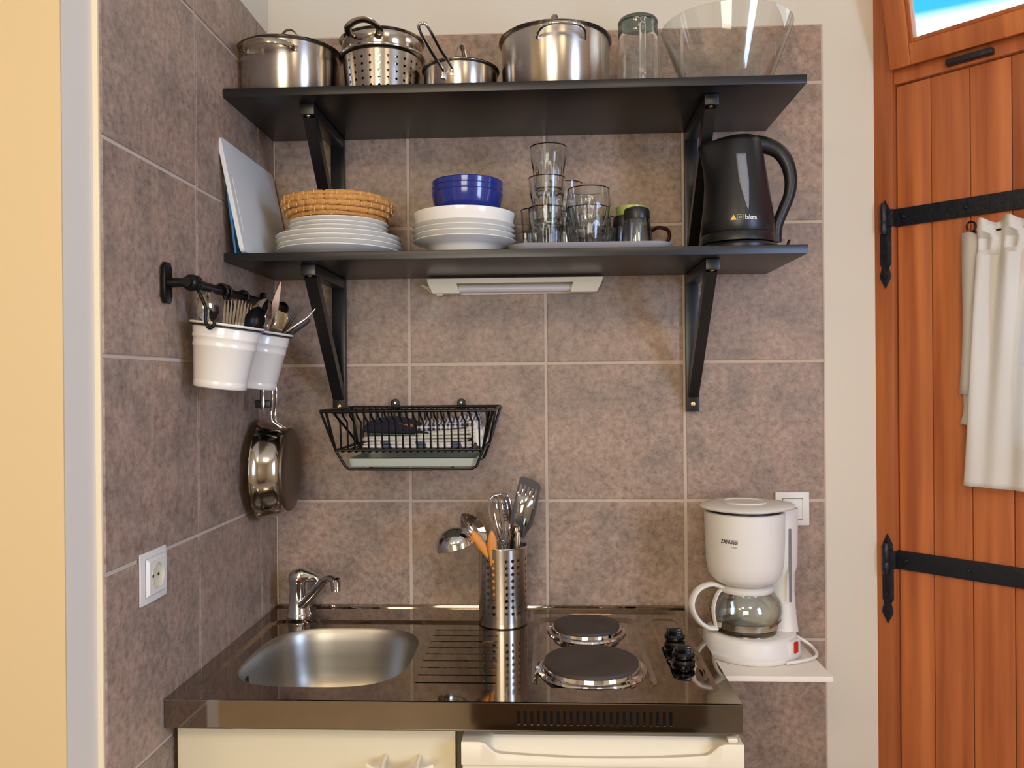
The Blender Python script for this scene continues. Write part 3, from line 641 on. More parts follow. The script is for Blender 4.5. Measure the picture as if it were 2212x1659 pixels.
# ------------------------------------------------------------------ strip lamp under the lower shelf
sl = thing('strip_lamp', 'switched-off white strip lamp mounted under the lower shelf', 'lamp', (.595, -.025, 1.632))
YF = -.045
mb = MB()
mb.loft([[(.386, YF, 1.669), (.808, YF, 1.669), (.808, -.006, 1.669), (.386, -.006, 1.669)], [(.388, YF, 1.6575), (.8055, YF, 1.6575), (.8055, -.006, 1.6575), (.388, -.006, 1.6575)]])
obj('housing', mb, WHITEA, sl, ang=20)
def endcap(xa, xb, xc, xd): return MB().loft([[(xa, YF, 1.6574), (xb, YF, 1.6574), (xb, -.006, 1.6574), (xa, -.006, 1.6574)], [(xc, YF, 1.6335), (xd, YF, 1.6335), (xd, -.006, 1.6335), (xc, -.006, 1.6335)]])
obj('end_cap', endcap(.388, .457, .400, .465), WHITEA, sl, ang=20); obj('end_cap', endcap(.737, .8055, .731, .793), WHITEA, sl, ang=20)
obj('reflector', MB().box(.4575, .7365, -.012, -.0065, 1.634, 1.6572), WHITEA, sl)
obj('tube', MB().tube([(.462, -.030, 1.645), (.735, -.030, 1.645)], .0088, 20), TUBE_M, sl)
obj('rocker_switch', MB().box(.408, .423, -.038, -.022, 1.6295, 1.6335, .001), WHITEP, sl)
obj('cord', MB().tube(cr([(.392, -.012, 1.652), (.383, -.018, 1.652), (.369, -.02, 1.657), (.384, -.014, 1.647), (.392, -.012, 1.640)], 5), .0022, 8), WHITEA, sl)

# ------------------------------------------------------------------ upper shelf: pots and glass
ZU = 2.0372; ZL = 1.6932
def vessel(rb, rt, h, t=.0012, rim=.003, foot=.004, c=(0, 0, 0), seg=72):
    return MB().lathe([(0, 0), (rb-foot, 0), (rb, foot), (rt, h-.004), (rt+rim*.6, h-.003), (rt+rim, h-.001), (rt+rim*.7, h+.0008), (rt, h), (rt-t, h-.003), (rb-t, foot+t), (rb-foot, t), (0, t)], c, seg)
def strap_handle(c, r, z, ang, half, out, rise, w=.006, th=.0012, tube=None):
    """bow handle on a round pot: ang is the direction it points in"""
    pts = []
    for k in range(17):
        t = k/16*2-1; a = ang+half*t; o = out*(1-abs(t)**2.6); pts.append(V(c[0]+(r+.001+o)*cos(a), c[1]+(r+.001+o)*sin(a), z+rise*(1-t*t)))
    mb = MB()
    if tube: mb.tube(pts, tube, 10)
    else: mb.tube(pts, 1, 8, flat=(w, th*1.5), ref=(0, 0, 1))
    for k in (0, -1):
        a = ang+(half if k else -half); d = V(cos(a), sin(a), 0); q = V(c[0], c[1], z)+d*(r+.0005)
        M = Matrix.Translation(q) @ Matrix.Rotation(a, 4, 'Z'); mb.box(-.0005, .0022, -.007, .007, -.006, .006, .001, M=M)
    return mb
c = (.096, -.17, ZU)
t = thing('cooking_pot', 'wide brushed steel cooking pot with flat strap handles next to the side wall', 'pot', c)
obj('body', vessel(.1085, .1110, .1235, c=c, rim=.0065), STEELB, t, ang=50)
obj('handle', strap_handle(c, .110, ZU+.100, radians(-97), radians(30), .036, .000, w=.0065, th=.0012), STEEL, t, ang=25); obj('handle', strap_handle(c, .110, ZU+.100, radians(83), radians(30), .036, .000, w=.0065), STEEL, t, ang=25)
def lid(t, r, h, hw, hr, ang=0):
    l = obj('lid', MB().lathe([(r, h), (r+.001, h+.0012), (r-.006, h+.003), (r*.7, h+.011), (r*.3, h+.016), (0, h+.017)], c, 64), STEEL, t, ang=50)
    pts = [V(c[0]+hw*cos(ang)*q, c[1]+hw*sin(ang)*q, c[2]+h+.014+hr*(1-abs(q)**2.4)) for q in [k/8-1 for k in range(17)]]
    obj('lid_handle', MB().tube(pts, 1, 8, flat=(.0016, .0055), ref=(0, 0, 1)), STEELB, l, ang=30)
lid(t, .1165, .1245, .030, .046, radians(5))
c = (.308, -.17, ZU)
t = thing('steamer_basket', 'perforated steel steamer basket with a pan stacked in it', 'steamer', c)
mb = MB(); cells = []; nc = 28; nr = 5; z0 = .018; dz = .0155
f = lambda u, v: (c[0]+(.0800+.0085*v/.11)*sin(u), c[1]-(.0800+.0085*v/.11)*cos(u), ZU+v)
for i in range(nc):
    for j in range(nr):
        a = 2*pi*i/nc; cells.append((a, a+2*pi/nc, z0+dz*j, z0+dz*(j+1), (a+pi/nc, z0+dz*(j+.5), .0029/.083, .0029)))
    a = 2*pi*i/nc; cells += [(a, a+2*pi/nc, .004, z0, None), (a, a+2*pi/nc, z0+dz*nr, .104, None)]
cell_holes(mb, cells, lambda u, v: V(*f(u, v)), 16, True)
perforated('body', mb, c, STEELB, t)
obj('base_disc', MB().lathe([(.076, .0), (.080, .004), (.0802, .005), (0, .003)], c, 60), STEELB, t)
obj('rim', MB().lathe([(.0880, .103), (.0905, .104), (.0950, .107), (.0968, .110), (.0955, .113), (.0915, .112), (.0885, .108)], c, 72), STEEL, t, ang=60)
c2 = (.308, -.17, ZU+.035)
t = thing('nested_pan', 'steel pan with bow handle nested in the perforated steamer basket', 'pan', c2)
obj('body', MB().lathe([(0, .002), (.070, .002), (.078, .006), (.0835, .070), (.0892, .0765), (.0895, .108), (.0930, .1095), (.0955, .1115), (.0935, .1135), (.0885, .112), (.0880, .078), (.0825, .071), (.077, .007), (0, .0035)], c2, 72), STEEL, t, ang=50)
hp = [px(768, 82, -.259), px(757, 76, -.278), px(751, 61, -.302), px(765, 47, -.312), px(786, 42, -.315), px(806, 49, -.312), px(820, 65, -.295), px(815, 80, -.263)]
obj('handle', MB().tube(cr(hp, 5), .0065, 12, flat=(.45, 1.25), ref=(0, 0, 1)), STEEL, t)
c = (.485, -.17, ZU)
t = thing('saucepan', 'small steel saucepan with a long double-wire handle', 'saucepan', c)
obj('body', vessel(.0810, .0820, .077, c=c, rim=.0052), STEELB, t, ang=50)
ra = px(957, 158, -.2515); rb = px(976, 152, -.251); ta = px(905, 62, -.385); tb = px(926, 60, -.385); tm = px(914, 50, -.392)
obj('handle', MB().tube(cr([ra, ra+V(0, -.006, .006), ra.lerp(ta, .5), ta, tm, tb, rb.lerp(tb, .5), rb+V(0, -.006, .006), rb], 5), .0033, 10), CHROME, t)
mbp = MB()
for q in (ra, rb): mbp.box(q.x-.004, q.x+.004, q.y-.003, q.y+.004, q.z-.012, q.z+.006, .001)
obj('handle_lug', mbp, STEEL, t); lid(t, .0855, .078, .024, .047, radians(62))
c = (.697, -.17, ZU)
t = thing('stock_pot', 'large polished steel stock pot with tubular handles', 'pot', c)
obj('body', vessel(.1180, .1190, .1355, c=c, rim=.0068), STEELB, t, ang=50)
def loop_tube(r0, r1, zb, ang, half, out, zr):
    pts = []
    for k in range(21):
        s = k/20*2-1; a = ang+half*s; q = (1-abs(s)**3.5); pts.append(V(c[0]+(r0+out*q)*cos(a), c[1]+(r0+out*q)*sin(a), zb+zr*q))
    return MB().tube(pts, r1, 12)
obj('handle', loop_tube(.1195, .0038, ZU+.104, radians(-84), radians(25), .036, .012), CHROME, t); obj('handle', loop_tube(.1195, .0038, ZU+.110, radians(93), radians(20), .036, .0), CHROME, t); lid(t, .1245, .1365, .026, .050, radians(75))

c = (.887, -.12, ZU)
t = thing('glass_pitcher', 'clear glass pitcher standing upside down on the upper shelf', 'pitcher', c)
obj('body', MB().lathe([(.0535, 0), (.0565, .0005), (.0550, .03), (.0500, .11), (.0455, .160), (.0450, .170), (.0458, .172), (.0445, .180), (.0452, .182), (.0440, .190), (.0450, .192), (.0445, .198), (.040, .196), (.0405, .17), (.0455, .11), (.0520, .03), (.0535, 0)], c, 56), RGLASS, t, ang=60)
obj('thick_base', MB().lathe([(0, .186), (.038, .187), (.0450, .192), (.0455, .200), (.0420, .206), (.030, .207), (0, .203)], c, 48), thin_glass('dark_glass_base', (.50, .56, .53), (.12, .15, .14), refl=1.2), t, ang=60)
obj('handle', MB().tube(cr([V(.889, -.164, ZU+.172), V(.889, -.185, ZU+.178), V(.888, -.199, ZU+.165), V(.888, -.200, ZU+.11), V(.888, -.196, ZU+.05), V(.888, -.184, ZU+.030), V(.888, -.172, ZU+.030)], 6), .0068, 14), RGLASS, t)
c = (1.076, -.17, ZU)
t = tag(obj('glass_bowl', MB().lathe([(0, .0), (.050, .0), (.078, .001), (.0860, .012), (.1415, .157), (.1420, .1595), (.1400, .1600), (.0835, .0135), (.076, .005), (0, .004)], (0, 0, 0), 96), thin_glass('bowl_glass', (.965, .975, .97), (.70, .73, .71), refl=1.5), ang=60), 'large clear glass salad bowl with flaring sides', 'bowl'); t.location = c
t.rotation_euler = (0, 0, 0)

# ------------------------------------------------------------------ lower shelf
bx = thing('cutting_board', 'white plastic cutting board with a slot handle leaning on the side wall', 'cutting board', (.052, -.18, ZL+.0005), rot=(0, radians(-11.5), 0))
mb = MB()
out = rrect(-.160, .158, 0, .243, .010); sl_ = rrect(-.150, -.138, .045, .165, .0058, 4)
bm = bmesh.new(); es = []
for lp in (out, sl_):
    vs = [bm.verts.new((0, p[0], p[1])) for p in lp]
    for i in range(len(vs)): es.append(bm.edges.new((vs[i], vs[(i+1) % len(vs)])))
bmesh.ops.triangle_fill(bm, edges=es, use_beauty=True)
r = bmesh.ops.extrude_face_region(bm, geom=list(bm.faces)); bmesh.ops.translate(bm, vec=(-.009, 0, 0), verts=[v for v in r['geom'] if isinstance(v, bmesh.types.BMVert)])
o = obj('board', bm, BOARDW, bx, world=False, ang=30); md = o.modifiers.new('b', 'BEVEL'); md.width = .0015; md.segments = 2; md.limit_method = 'ANGLE'
b2 = tag(obj('blue_board', MB().box(-.005, 0, -.150, .150, 0, .135, .0015), mat('blue_plastic', (58, 128, 190), .4)), 'blue plastic board hidden behind the white cutting board', 'cutting board'); b2.location = (.026, -.165, ZL+.001); b2.rotation_euler = (0, radians(-7), 0)

def plate_mb(r, foot, h, t=.0032):
    return MB().lathe([(0, .0015), (foot-.004, .0015), (foot-.003, 0), (foot, 0), (foot+.002, .0025), (r*.80, h*.50), (r-.003, h-t), (r, h-t*.5), (r-.001, h), (r-.004, h), (r*.80, h*.5+t), (foot, .0055), (0, .0050)], seg=80)
def stack(name, cat, mk, n, x, y, z, dz, labels, group, jit=.0015):
    first = None
    for i in range(n):
        p = (x+random.uniform(-jit, jit), y+random.uniform(-jit, jit), z+dz*i)
        if first is None: first = mk(); first.location = p; tag(first, labels[i], cat, group)
        else: d = dup(first, p, labels[i])
ord4 = ['lowest', 'second from the bottom', 'third from the bottom', 'topmost']
random.seed(11)
stack('dinner_plate', 'plate', lambda: obj('dinner_plate', plate_mb(.1400, .084, .0225, .0036), PORC), 4, .205, -.163, ZL, .0103, [f'large white dinner plate, {q} of the large ones under the bread basket' for q in ord4], 'large white dinner plates under the basket', .0022)
stack('side_plate', 'plate', lambda: obj('side_plate', plate_mb(.1115, .066, .0195), PORC), 4, .203, -.160, ZL+.0395, .0092, [f'small white side plate, {q} of the small ones under the basket' for q in ord4], 'small white plates under the basket')
def soup():
    return obj('soup_plate', MB().lathe([(0, .002), (.060, .002), (.061, 0), (.066, 0), (.0665, .002), (.080, .024), (.088, .031), (.1145, .0385), (.1168, .0402), (.1155, .0420), (.086, .0345), (.077, .027), (.062, .006), (0, .005)], seg=80), PORC)
stack('soup_plate', 'plate', soup, 4, .490, -.162, ZL, .0113, [f'white deep soup plate, {q} of the four under the white bowl' for q in ord4], 'white soup plates in a stack')
tag(obj('serving_bowl', MB().lathe([(0, .001), (.062, .001), (.064, 0), (.068, 0), (.074, .003), (.096, .016), (.110, .032), (.1158, .052), (.1162, .0555), (.1145, .0565), (.1125, .052), (.1065, .033), (.093, .019), (.072, .007), (0, .005)], (.490, -.162, ZL+.0455), 80), PORC), 'white coupe bowl on top of the soup plates, holding the blue bowls', 'bowl')
def blue():
    return obj('blue_bowl', MB().lathe([(0, .001), (.036, .001), (.038, 0), (.042, 0), (.052, .006), (.066, .020), (.0755, .042), (.0800, .062), (.0808, .066), (.0795, .068), (.0775, .063), (.073, .043), (.063, .022), (.050, .009), (0, .006)], seg=72), BLUEP)
stack('blue_bowl', 'bowl', blue, 3, .4975, -.162, ZL+.0815+.0005, .0128, [f'cobalt blue glazed bowl, {q} of the nested three' for q in ('lowest', 'middle one', 'topmost')], 'nested cobalt blue bowls', .001)

# wicker bread basket: coiled straw bundles with wrapped stitches
bk = thing('bread_basket', 'round coiled straw bread basket on the white plates', 'basket', (.202, -.160, ZL+.0890))
random.seed(8)
coils = [(.100, .0055, .0075), (.1090, .0150, .0077), (.1160, .0255, .0080), (.1190, .0365, .0080), (.1165, .0455, .0072)]
for q, (R0, zc_, rr) in enumerate(coils):
    mb = MB(); n = 168; sg = 10; ph = random.random()*6; st = 28+q; rings = []
    for i in range(n):
        a = 2*pi*i/n; fr_ = (a*st/(2*pi)+ph) % 1; pinch = 1-.36*math.exp(-((fr_-.5)/.10)**2); wob = 1+.06*sin(a*7+q)+.05*sin(a*41+2*q)
        rings.append([(cos(a)*(R0+rr*pinch*wob*cos(b)), sin(a)*(R0+rr*pinch*wob*cos(b)), zc_+.0012*sin(3*a+q)+rr*.86*pinch*wob*sin(b)) for b in [2*pi*k/sg for k in range(sg)]])
    R = [mb.ring(r) for r in rings]
    for i in range(n): mb.bridge(R[i], R[(i+1) % n])
    cl = obj('coil', mb, WICK, bk, world=False)
mb = MB()
for k in range(7):
    R0 = .014+.0145*k; mb.tube([(R0*cos(a), R0*sin(a), .004) for a in [2*pi*i/40 for i in range(40)]], .0078, 8, closed=True, flat=(.5, 1))
obj('bottom', mb, WICK, bk, world=False)
mb = MB(); 
for q, (R0, zc_, rr) in enumerate(coils):
    for k in range(30):
        a = 2*pi*(k+.4*q+random.uniform(-.2, .2))/30; mb.box(R0+rr*.55, R0+rr*.98, -.0009, .0009, zc_-rr*random.uniform(.5, .9), zc_+rr*random.uniform(.2, .75), .0004, M=Matrix.Rotation(a, 4, 'Z') @ Matrix.Rotation(radians(14), 4, 'X') if False else Matrix.Rotation(a, 4, 'Z'), seg=1)
st_ = obj('stitching', mb, mat('pale_straw', (224, 176, 108), .7), bk, world=False); st_['kind'] = 'stuff'

# tray
TZ = ZL+.0005
tr = tag(obj('serving_tray', MB().loft([[(x, y, TZ+z) for x, y in rrect(.608-d, .925+d, -.285-d, -.060+d, .030+d, 8)] for d, z in ((0, 0), (.006, .002), (.015, .0130), (.0165, .0145), (.0150, .0148), (.006, .0045), (.000, .0030))]), TRAYM, ang=50), 'shallow pale serving tray carrying the drinking glasses', 'tray')
TZ2 = TZ+.0034
def tumbler_mb(h, rb, rt, fac=10, band=.36, t=.0024):
    seg = fac*6; mb = MB(); rows = []
    def rad(a, v, inner):
        r = rb+(rt-rb)*v-(t if inner else 0)
        if v < 1-band and v > .06 and not inner: r *= 1-.045*(1-abs(cos(a*fac/2)))*min(1, (1-band-v)*9)*2
        elif v >= 1-band and not inner: r *= 1.012
        return r
    for v in (0, .04, .10, .25, .45, .58, 1-band-.01, 1-band+.03, .85, .985, 1): rows.append([(rad(a, v, 0)*cos(a), rad(a, v, 0)*sin(a), v*h) for a in [2*pi*k/seg for k in range(seg)]])
    for v in (.985, .8, .5, .2, .10): rows.append([(rad(a, v, 1)*cos(a), rad(a, v, 1)*sin(a), v*h) for a in [2*pi*k/seg for k in range(seg)]])
    rows.append([(rb*.7*cos(a), rb*.7*sin(a), .075*h) for a in [2*pi*k/seg for k in range(seg)]])
    return mb.loft(rows)
G1 = 'drinking glasses on the tray'
def glass(mb, x, y, z, label, name='drinking_glass', m=RGLASS, cat='glass', group=G1):
    o = tag(obj(name, mb, m, ang=25), label, cat, group); o.location = (x, y, z); return o
g1 = glass(tumbler_mb(.102, .0310, .0402), .675, -.205, TZ2, 'clear faceted tumbler, lowest of the tall stack nearest the soup plates')
g = dup(g1, (.6765, -.204, TZ2+.066), 'clear faceted tumbler, middle one of the tall stack of three')
g = dup(g1, (.6800, -.203, TZ2+.134), 'clear faceted tumbler, topmost of the tall stack of three')
g2 = glass(tumbler_mb(.112, .028, .037, 8, .8), .722, -.095, TZ2, 'clear straight tumbler at the back of the tray, lowest of two')
g = dup(g2, (.722, -.095, TZ2+.070), 'clear straight tumbler stacked on another at the back of the tray')
glass(tumbler_mb(.125, .029, .0355, 8, .8), .650, -.078, TZ2, 'clear tall tumbler behind the stack of three tumblers')
glass(tumbler_mb(.052, .024, .032, 12, .3), .629, -.157, TZ2, 'small clear ribbed glass between the soup plates and the tall stack')
def mug_mb(h): 
    seg = 72; mb = MB(); rows = []
    def R(v): return .036+.013*sin(min(1, v/.62)*pi/2)*1.0-.0035*max(0, (v-.62)/.38)**1
    for v in (0, .03, .08, .2, .35, .5, .62, .72, .76, .9, 1): rows.append([((R(v)*(1-.03*(abs(sin(a*9))*(1 if .05 < v < .7 else 0))))*cos(a), (R(v)*(1-.03*(abs(sin(a*9))*(1 if .05 < v < .7 else 0))))*sin(a), h*v) for a in [2*pi*k/seg for k in range(seg)]])
    for v in (.98, .76, .6, .35, .15, .09): rows.append([((R(v)-.003)*cos(a), (R(v)-.003)*sin(a), h*v) for a in [2*pi*k/seg for k in range(seg)]])
    rows.append([(.02*cos(a), .02*sin(a), .08*h) for a in [2*pi*k/seg for k in range(seg)]])
    return mb.loft(rows)
def glass_mug(x, y, z, rz, label):
    t = thing('glass_mug', label, 'mug', (x, y, z), rz, G1)
    obj('body', mug_mb(.096), RGLASS, t, world=False, ang=30)
    obj('handle', MB().tube(cr([V(.046, 0, .080), V(.060, 0, .084), V(.070, 0, .070), V(.070, 0, .045), V(.060, 0, .028), V(.046, 0, .024)], 5), .0045, 10), GLASS, t, world=False)
    return t
gm = glass_mug(.765, -.225, TZ2, radians(118), 'clear ribbed glass mug, lower of the stacked pair')
dup(gm, (.766, -.224, TZ2+.041), 'clear ribbed glass mug, upper of the stacked pair', radians(160))
glass_mug(.800, -.100, TZ2, radians(60), 'clear glass mug behind the stacked pair of mugs')
def shaker(x, y, label):
    t = thing('spice_shaker', label, 'shaker', (x, y, TZ2), 0, 'glass shakers on the tray')
    obj('glass_body', MB().lathe([(0, .001), (.030, 0), (.0338, .003), (.0330, .02), (.0285, .058), (.0262, .066), (.0240, .064), (.0270, .055), (.0310, .02), (.031, .005), (0, .004)], seg=40), thin_glass('shaker_glass', (.72, .76, .78), (.22, .25, .28), refl=2.2) if 'shaker_glass' not in bpy.data.materials else bpy.data.materials['shaker_glass'], t, world=False)
    obj('lid', MB().lathe([(.0268, .063), (.0278, .066), (.0272, .080), (.0255, .086), (.018, .089), (0, .0895)], seg=40), BLKP, t, world=False); return t
shaker(.866, -.255, 'squat glass shaker with black cap at the front of the tray'); shaker(.850, -.175, 'squat glass shaker with black cap, half hidden behind the front shaker')
bm_ = thing('brown_mug', 'dark brown glass mug holding the lime green cup', 'mug', (.876, -.103, TZ2))
obj('body', MB().lathe([(0, .001), (.028, 0), (.032, .003), (.038, .03), (.0405, .075), (.0395, .076), (.0365, .03), (.030, .006), (0, .005)], seg=48), AMBER, bm_, world=False)
obj('handle', MB().tube(cr([V(.038, -.004, .066), V(.054, -.006, .074), V(.076, -.008, .068), V(.080, -.008, .050), V(.066, -.007, .034), V(.040, -.004, .030)], 6), .0055, 12, flat=(.8, 1.1)), AMBER, bm_, world=False)
tag(obj('lime_cup', MB().lathe([(0, 0), (.024, 0), (.029, .012), (.0352, .045), (.0358, .062), (.0348, .0625), (.0340, .045), (.027, .014), (0, .004)], (.871, -.103, TZ2+.0600), 48), LIME), 'lime green cup nested in the dark brown mug', 'cup')

# kettle
kt = thing('electric_kettle', 'black electric jug kettle with water gauge at the end of the lower shelf', 'kettle', (1.0865, -.220, ZL+.0003)); kt.scale = (.972, .972, .972)
def kring(z, cx, r, sp=0, ry=None):
    o = []; N = 72; ry = ry or r
    for k in range(N):
        a = 2*pi*k/N; s = sp*max(0, -cos(a))**9*(1); o.append((cx+r*cos(a)-s, ry*sin(a), z))
    return o
obj('power_base', MB().lathe([(0, 0), (.082, 0), (.086, .002), (.087, .008), (.083, .013), (.040, .0145), (0, .0145)], seg=64), BLKP, kt, world=False)
kb = obj('body', MB().loft([kring(.017, 0, .076), kring(.0175, 0, .0795), kring(.036, 0, .0795), kring(.037, 0, .0785), kring(.038, 0, .0795), kring(.07, -.0005, .0775, .001), kring(.11, .000, .0715, .003), kring(.15, .0005, .0650, .008), kring(.18, .001, .0598, .016), kring(.21, .001, .0548, .027), kring(.232, .001, .0515, .036), kring(.240, .001, .0490, .033)]), BLKP, kt, world=False, ang=55)
obj('lid', MB().loft([kring(.2395, .001, .0485, .032), kring(.246, .003, .0450, .020), kring(.252, .005, .038, .010), kring(.2545, .006, .026, .003), kring(.2550, .006, .01)]), BLKP, kt, world=False, ang=60)
hp = [V(.040, 0, .240), V(.062, 0, .236), V(.090, 0, .222), V(.108, 0, .196), V(.116, 0, .160), V(.112, 0, .125), V(.098, 0, .090), V(.086, 0, .060), V(.083, 0, .035), V(.083, 0, .022)]
hh = cr(hp, 5); rs = [.0225-.0080*min(1, i/26) for i in range(len(hh))]
obj('handle', MB().tube(hh, rs, 16, flat=(.78, .86), ref=(0, 1, 0)), BLKP, kt, world=False, ang=60)
# gauge strip following the front of the body
def kr(z): 
    tab = [(.038, .0795), (.07, .0775), (.11, .0715), (.15, .0650), (.18, .0598), (.21, .0548), (.232, .0515)]
    for (z0_, r0_), (z1_, r1_) in zip(tab, tab[1:]):
        if z <= z1_: return r0_+(r1_-r0_)*(z-z0_)/(z1_-z0_)
    return .05
mb = MB(); rs = []
for k in range(21):
    v = k/20; z = .080+.125*v; wd = .0105*min(1, (v*1.9+.02))**.75; R0 = kr(z)+.0012; ac = radians(3-9*v); rs.append([(R0*sin(ac+s*wd/R0), -R0*cos(ac+s*wd/R0), z) for s in (-1, -.5, 0, .5, 1)])
R = [mb.ring(r) for r in rs]
for a, b in zip(R, R[1:]): mb.bridge(a, b, False)
o = obj('water_gauge', mb, GREYW, kt, world=False); md = o.modifiers.new('s', 'SOLIDIFY'); md.thickness = .002; md.offset = -1
for zz, s_ in ((.160, 'MAX'), (.146, '1.7'), (.118, '1.0'), (.095, '0.5')):
    R0 = kr(zz)+.0016; a0 = radians(3-9*(zz-.08)/.125)
    text_mesh('-'+('' if s_ == 'MAX' else '')+('-' if s_ == 'MAX' else ''), .011, INKG, 'level_mark', lambda x, y, R0=R0, a0=a0, zz=zz: V(R0*sin(a0+x/R0), -R0*cos(a0+x/R0), zz+y-.001), o, bold=.0004)
WHI = mat('white_print', (232, 230, 222), .5); YEL = mat('yellow_print', (240, 190, 60), .5)
kmap = lambda x, y: (lambda zz: V((kr(zz)+.0005)*sin((x-.003)/.077), -(kr(zz)+.0005)*cos((x-.003)/.077), zz))(.063+y)
text_mesh('Iskra', .0145, WHI, 'brand_lettering', lambda x, y: kmap(x+.0125, y), kt, bold=.00022, sx=.92)
mb = MB(); mb.face(mb.ring([kmap(-.0235+dx, dy) for dx, dy in ((-.0062, -.0045), (.0062, -.0045), (0, .0068))])); obj('yellow_triangle', mb, YEL, kt, world=False)
mb = MB(); 
def fr_sq(x0, x1, y0, y1): mb.face(mb.ring([kmap(x0, y0), kmap(x1, y0), kmap(x1, y1), kmap(x0, y1)]))
for q in ((-.0155, -.0035, -.0048, -.0040), (-.0155, -.0035, .0060, .0068), (-.0155, -.0147, -.0048, .0068), (-.0043, -.0035, -.0048, .0068)): fr_sq(*q)
for k in range(5):
    a = radians(90+72*k); cx_, cy_ = -.0095+.0022*cos(a), .001+.0022*sin(a); mb.face(mb.ring([kmap(cx_+.0012*cos(b), cy_+.0012*sin(b)) for b in [2*pi*i/8 for i in range(8)]]))
obj('square_emblem', mb, mat('grey_print', (150, 156, 140), .5), kt, world=False)
obj('cord', MB().tube(cr([V(.070, .05, .006), V(.098, .05, .006), V(.112, .03, .012), V(.118, .02, .030)], 5), .003, 8), BLKP, kt, world=False)

# ------------------------------------------------------------------ rail with cutlery pots, pan and tools
rl = thing('hanging_rail', 'black metal rail on the side wall with ball joints and pointed wall plates', 'rail', (.003, -.35, 1.597))
RX, RZ = .050, 1.598
obj('rod', MB().tube([(RX, -.605, RZ), (RX, -.095, RZ)], .0085, 16), BLACKM, rl)
for yy in (-.590, -.105):
    hw, hh_ = .014, .036
    pl = [(yy-hw*.5, RZ-hh_), (yy+hw*.5, RZ-hh_), (yy+hw, RZ-hh_*.72), (yy+hw, RZ+hh_*.72), (yy+hw*.5, RZ+hh_), (yy-hw*.5, RZ+hh_), (yy-hw, RZ+hh_*.72), (yy-hw, RZ-hh_*.72)]
    obj('wall_plate', MB().prism(pl, .0035, .012, 'x', .002), BLACKM, rl)
    obj('arm', MB().tube([(.010, yy, RZ), (RX, yy, RZ)], [.009, .007], 14), BLACKM, rl)
    obj('ball_joint', MB().lathe([(0, -.0155)]+[(.0155*cos(radians(q)), .0155*sin(radians(q))) for q in range(-75, 90, 15)]+[(0, .0155)], (RX, yy+.005, RZ), 24), BLACKM, rl)
obj('finial', MB().lathe([(.008, 0), (.012, .008), (.010, .016), (.005, .022), (.006, .028), (0, .036)], seg=20, M=Matrix.Translation((RX, -.095, RZ)) @ Matrix.Rotation(-pi/2, 4, 'X')), BLACKM, rl)
def s_hook(y, bot, label, x=RX, rim=None):
    pts = []
    for k in range(13):
        a = radians(-60+250*k/12); pts.append(V(x+.0125*cos(a)*-1 if False else x+.0125*cos(a), y, RZ+.0125*sin(a)))
    pts = list(reversed(pts)); e = pts[-1]; 
    low = [V(e.x+.004, y, RZ-.02), V(x+.020, y-.001, RZ-.045), V(x+.020, y-.002, bot+.012), V(x+.026, y-.003, bot), V(x+.034, y-.003, bot+.003), V(x+.037, y-.003, bot+.014)]
    return tag(obj('s_hook', MB().tube(cr(pts[::2]+low, 4), .0030, 10), BLACKM), label, 'hook', 'black hooks on the rail')
s_hook(-.572, 1.519, 'black hook at the near end of the rail holding the large cutlery pot')
s_hook(-.455, 1.515, 'black hook on the rail behind the forks'); s_hook(-.435, 1.515, 'black hook on the rail just beyond the one behind the forks')
s_hook(-.345, 1.515, 'black hook on the rail above the farther cutlery pot')
def bucket(x, y, z, tilt, label):
    t = thing('cutlery_pot', label, 'pot', (x, y, z), group='white cutlery pots on the rail', rot=(0, radians(tilt), 0))
    h = .118
    obj('body', MB().lathe([(0, 0), (.045, 0), (.0475, .002), (.0480, .012), (.0475, .0135), (.0482, .015), (.0555, .074), (.0570, .0755), (.0572, .079), (.0568, .081), (.0575, .090), (.0592, .0915), (.0595, .095), (.0588, .097), (.0612, h-.004), (.0600, h-.004), (.054, .070), (.046, .004), (0, .003)], seg=64), ENAMEL, t, world=False, ang=50)
    obj('rim', MB().lathe([(.0605, h-.006), (.0660, h-.004), (.0675, h-.001), (.0660, h+.001), (.0605, h), (.0600, h-.004)], seg=64), ENAMEL, t, world=False, ang=60)
    obj('rim_underside', MB().lathe([(.0612, h-.0075), (.0668, h-.0055), (.0672, h-.0035), (.0612, h-.0055)], seg=64), BLACKM, t, world=False)
    return t
bucket(.0655, -.503, 1.412, 7.5, 'large white enamel cutlery pot hanging nearest on the rail')
B2 = pxx(545, 843, .0655); bucket(.0655, B2.y, 1.412, 8.5, 'white enamel cutlery pot hanging behind the nearest one')

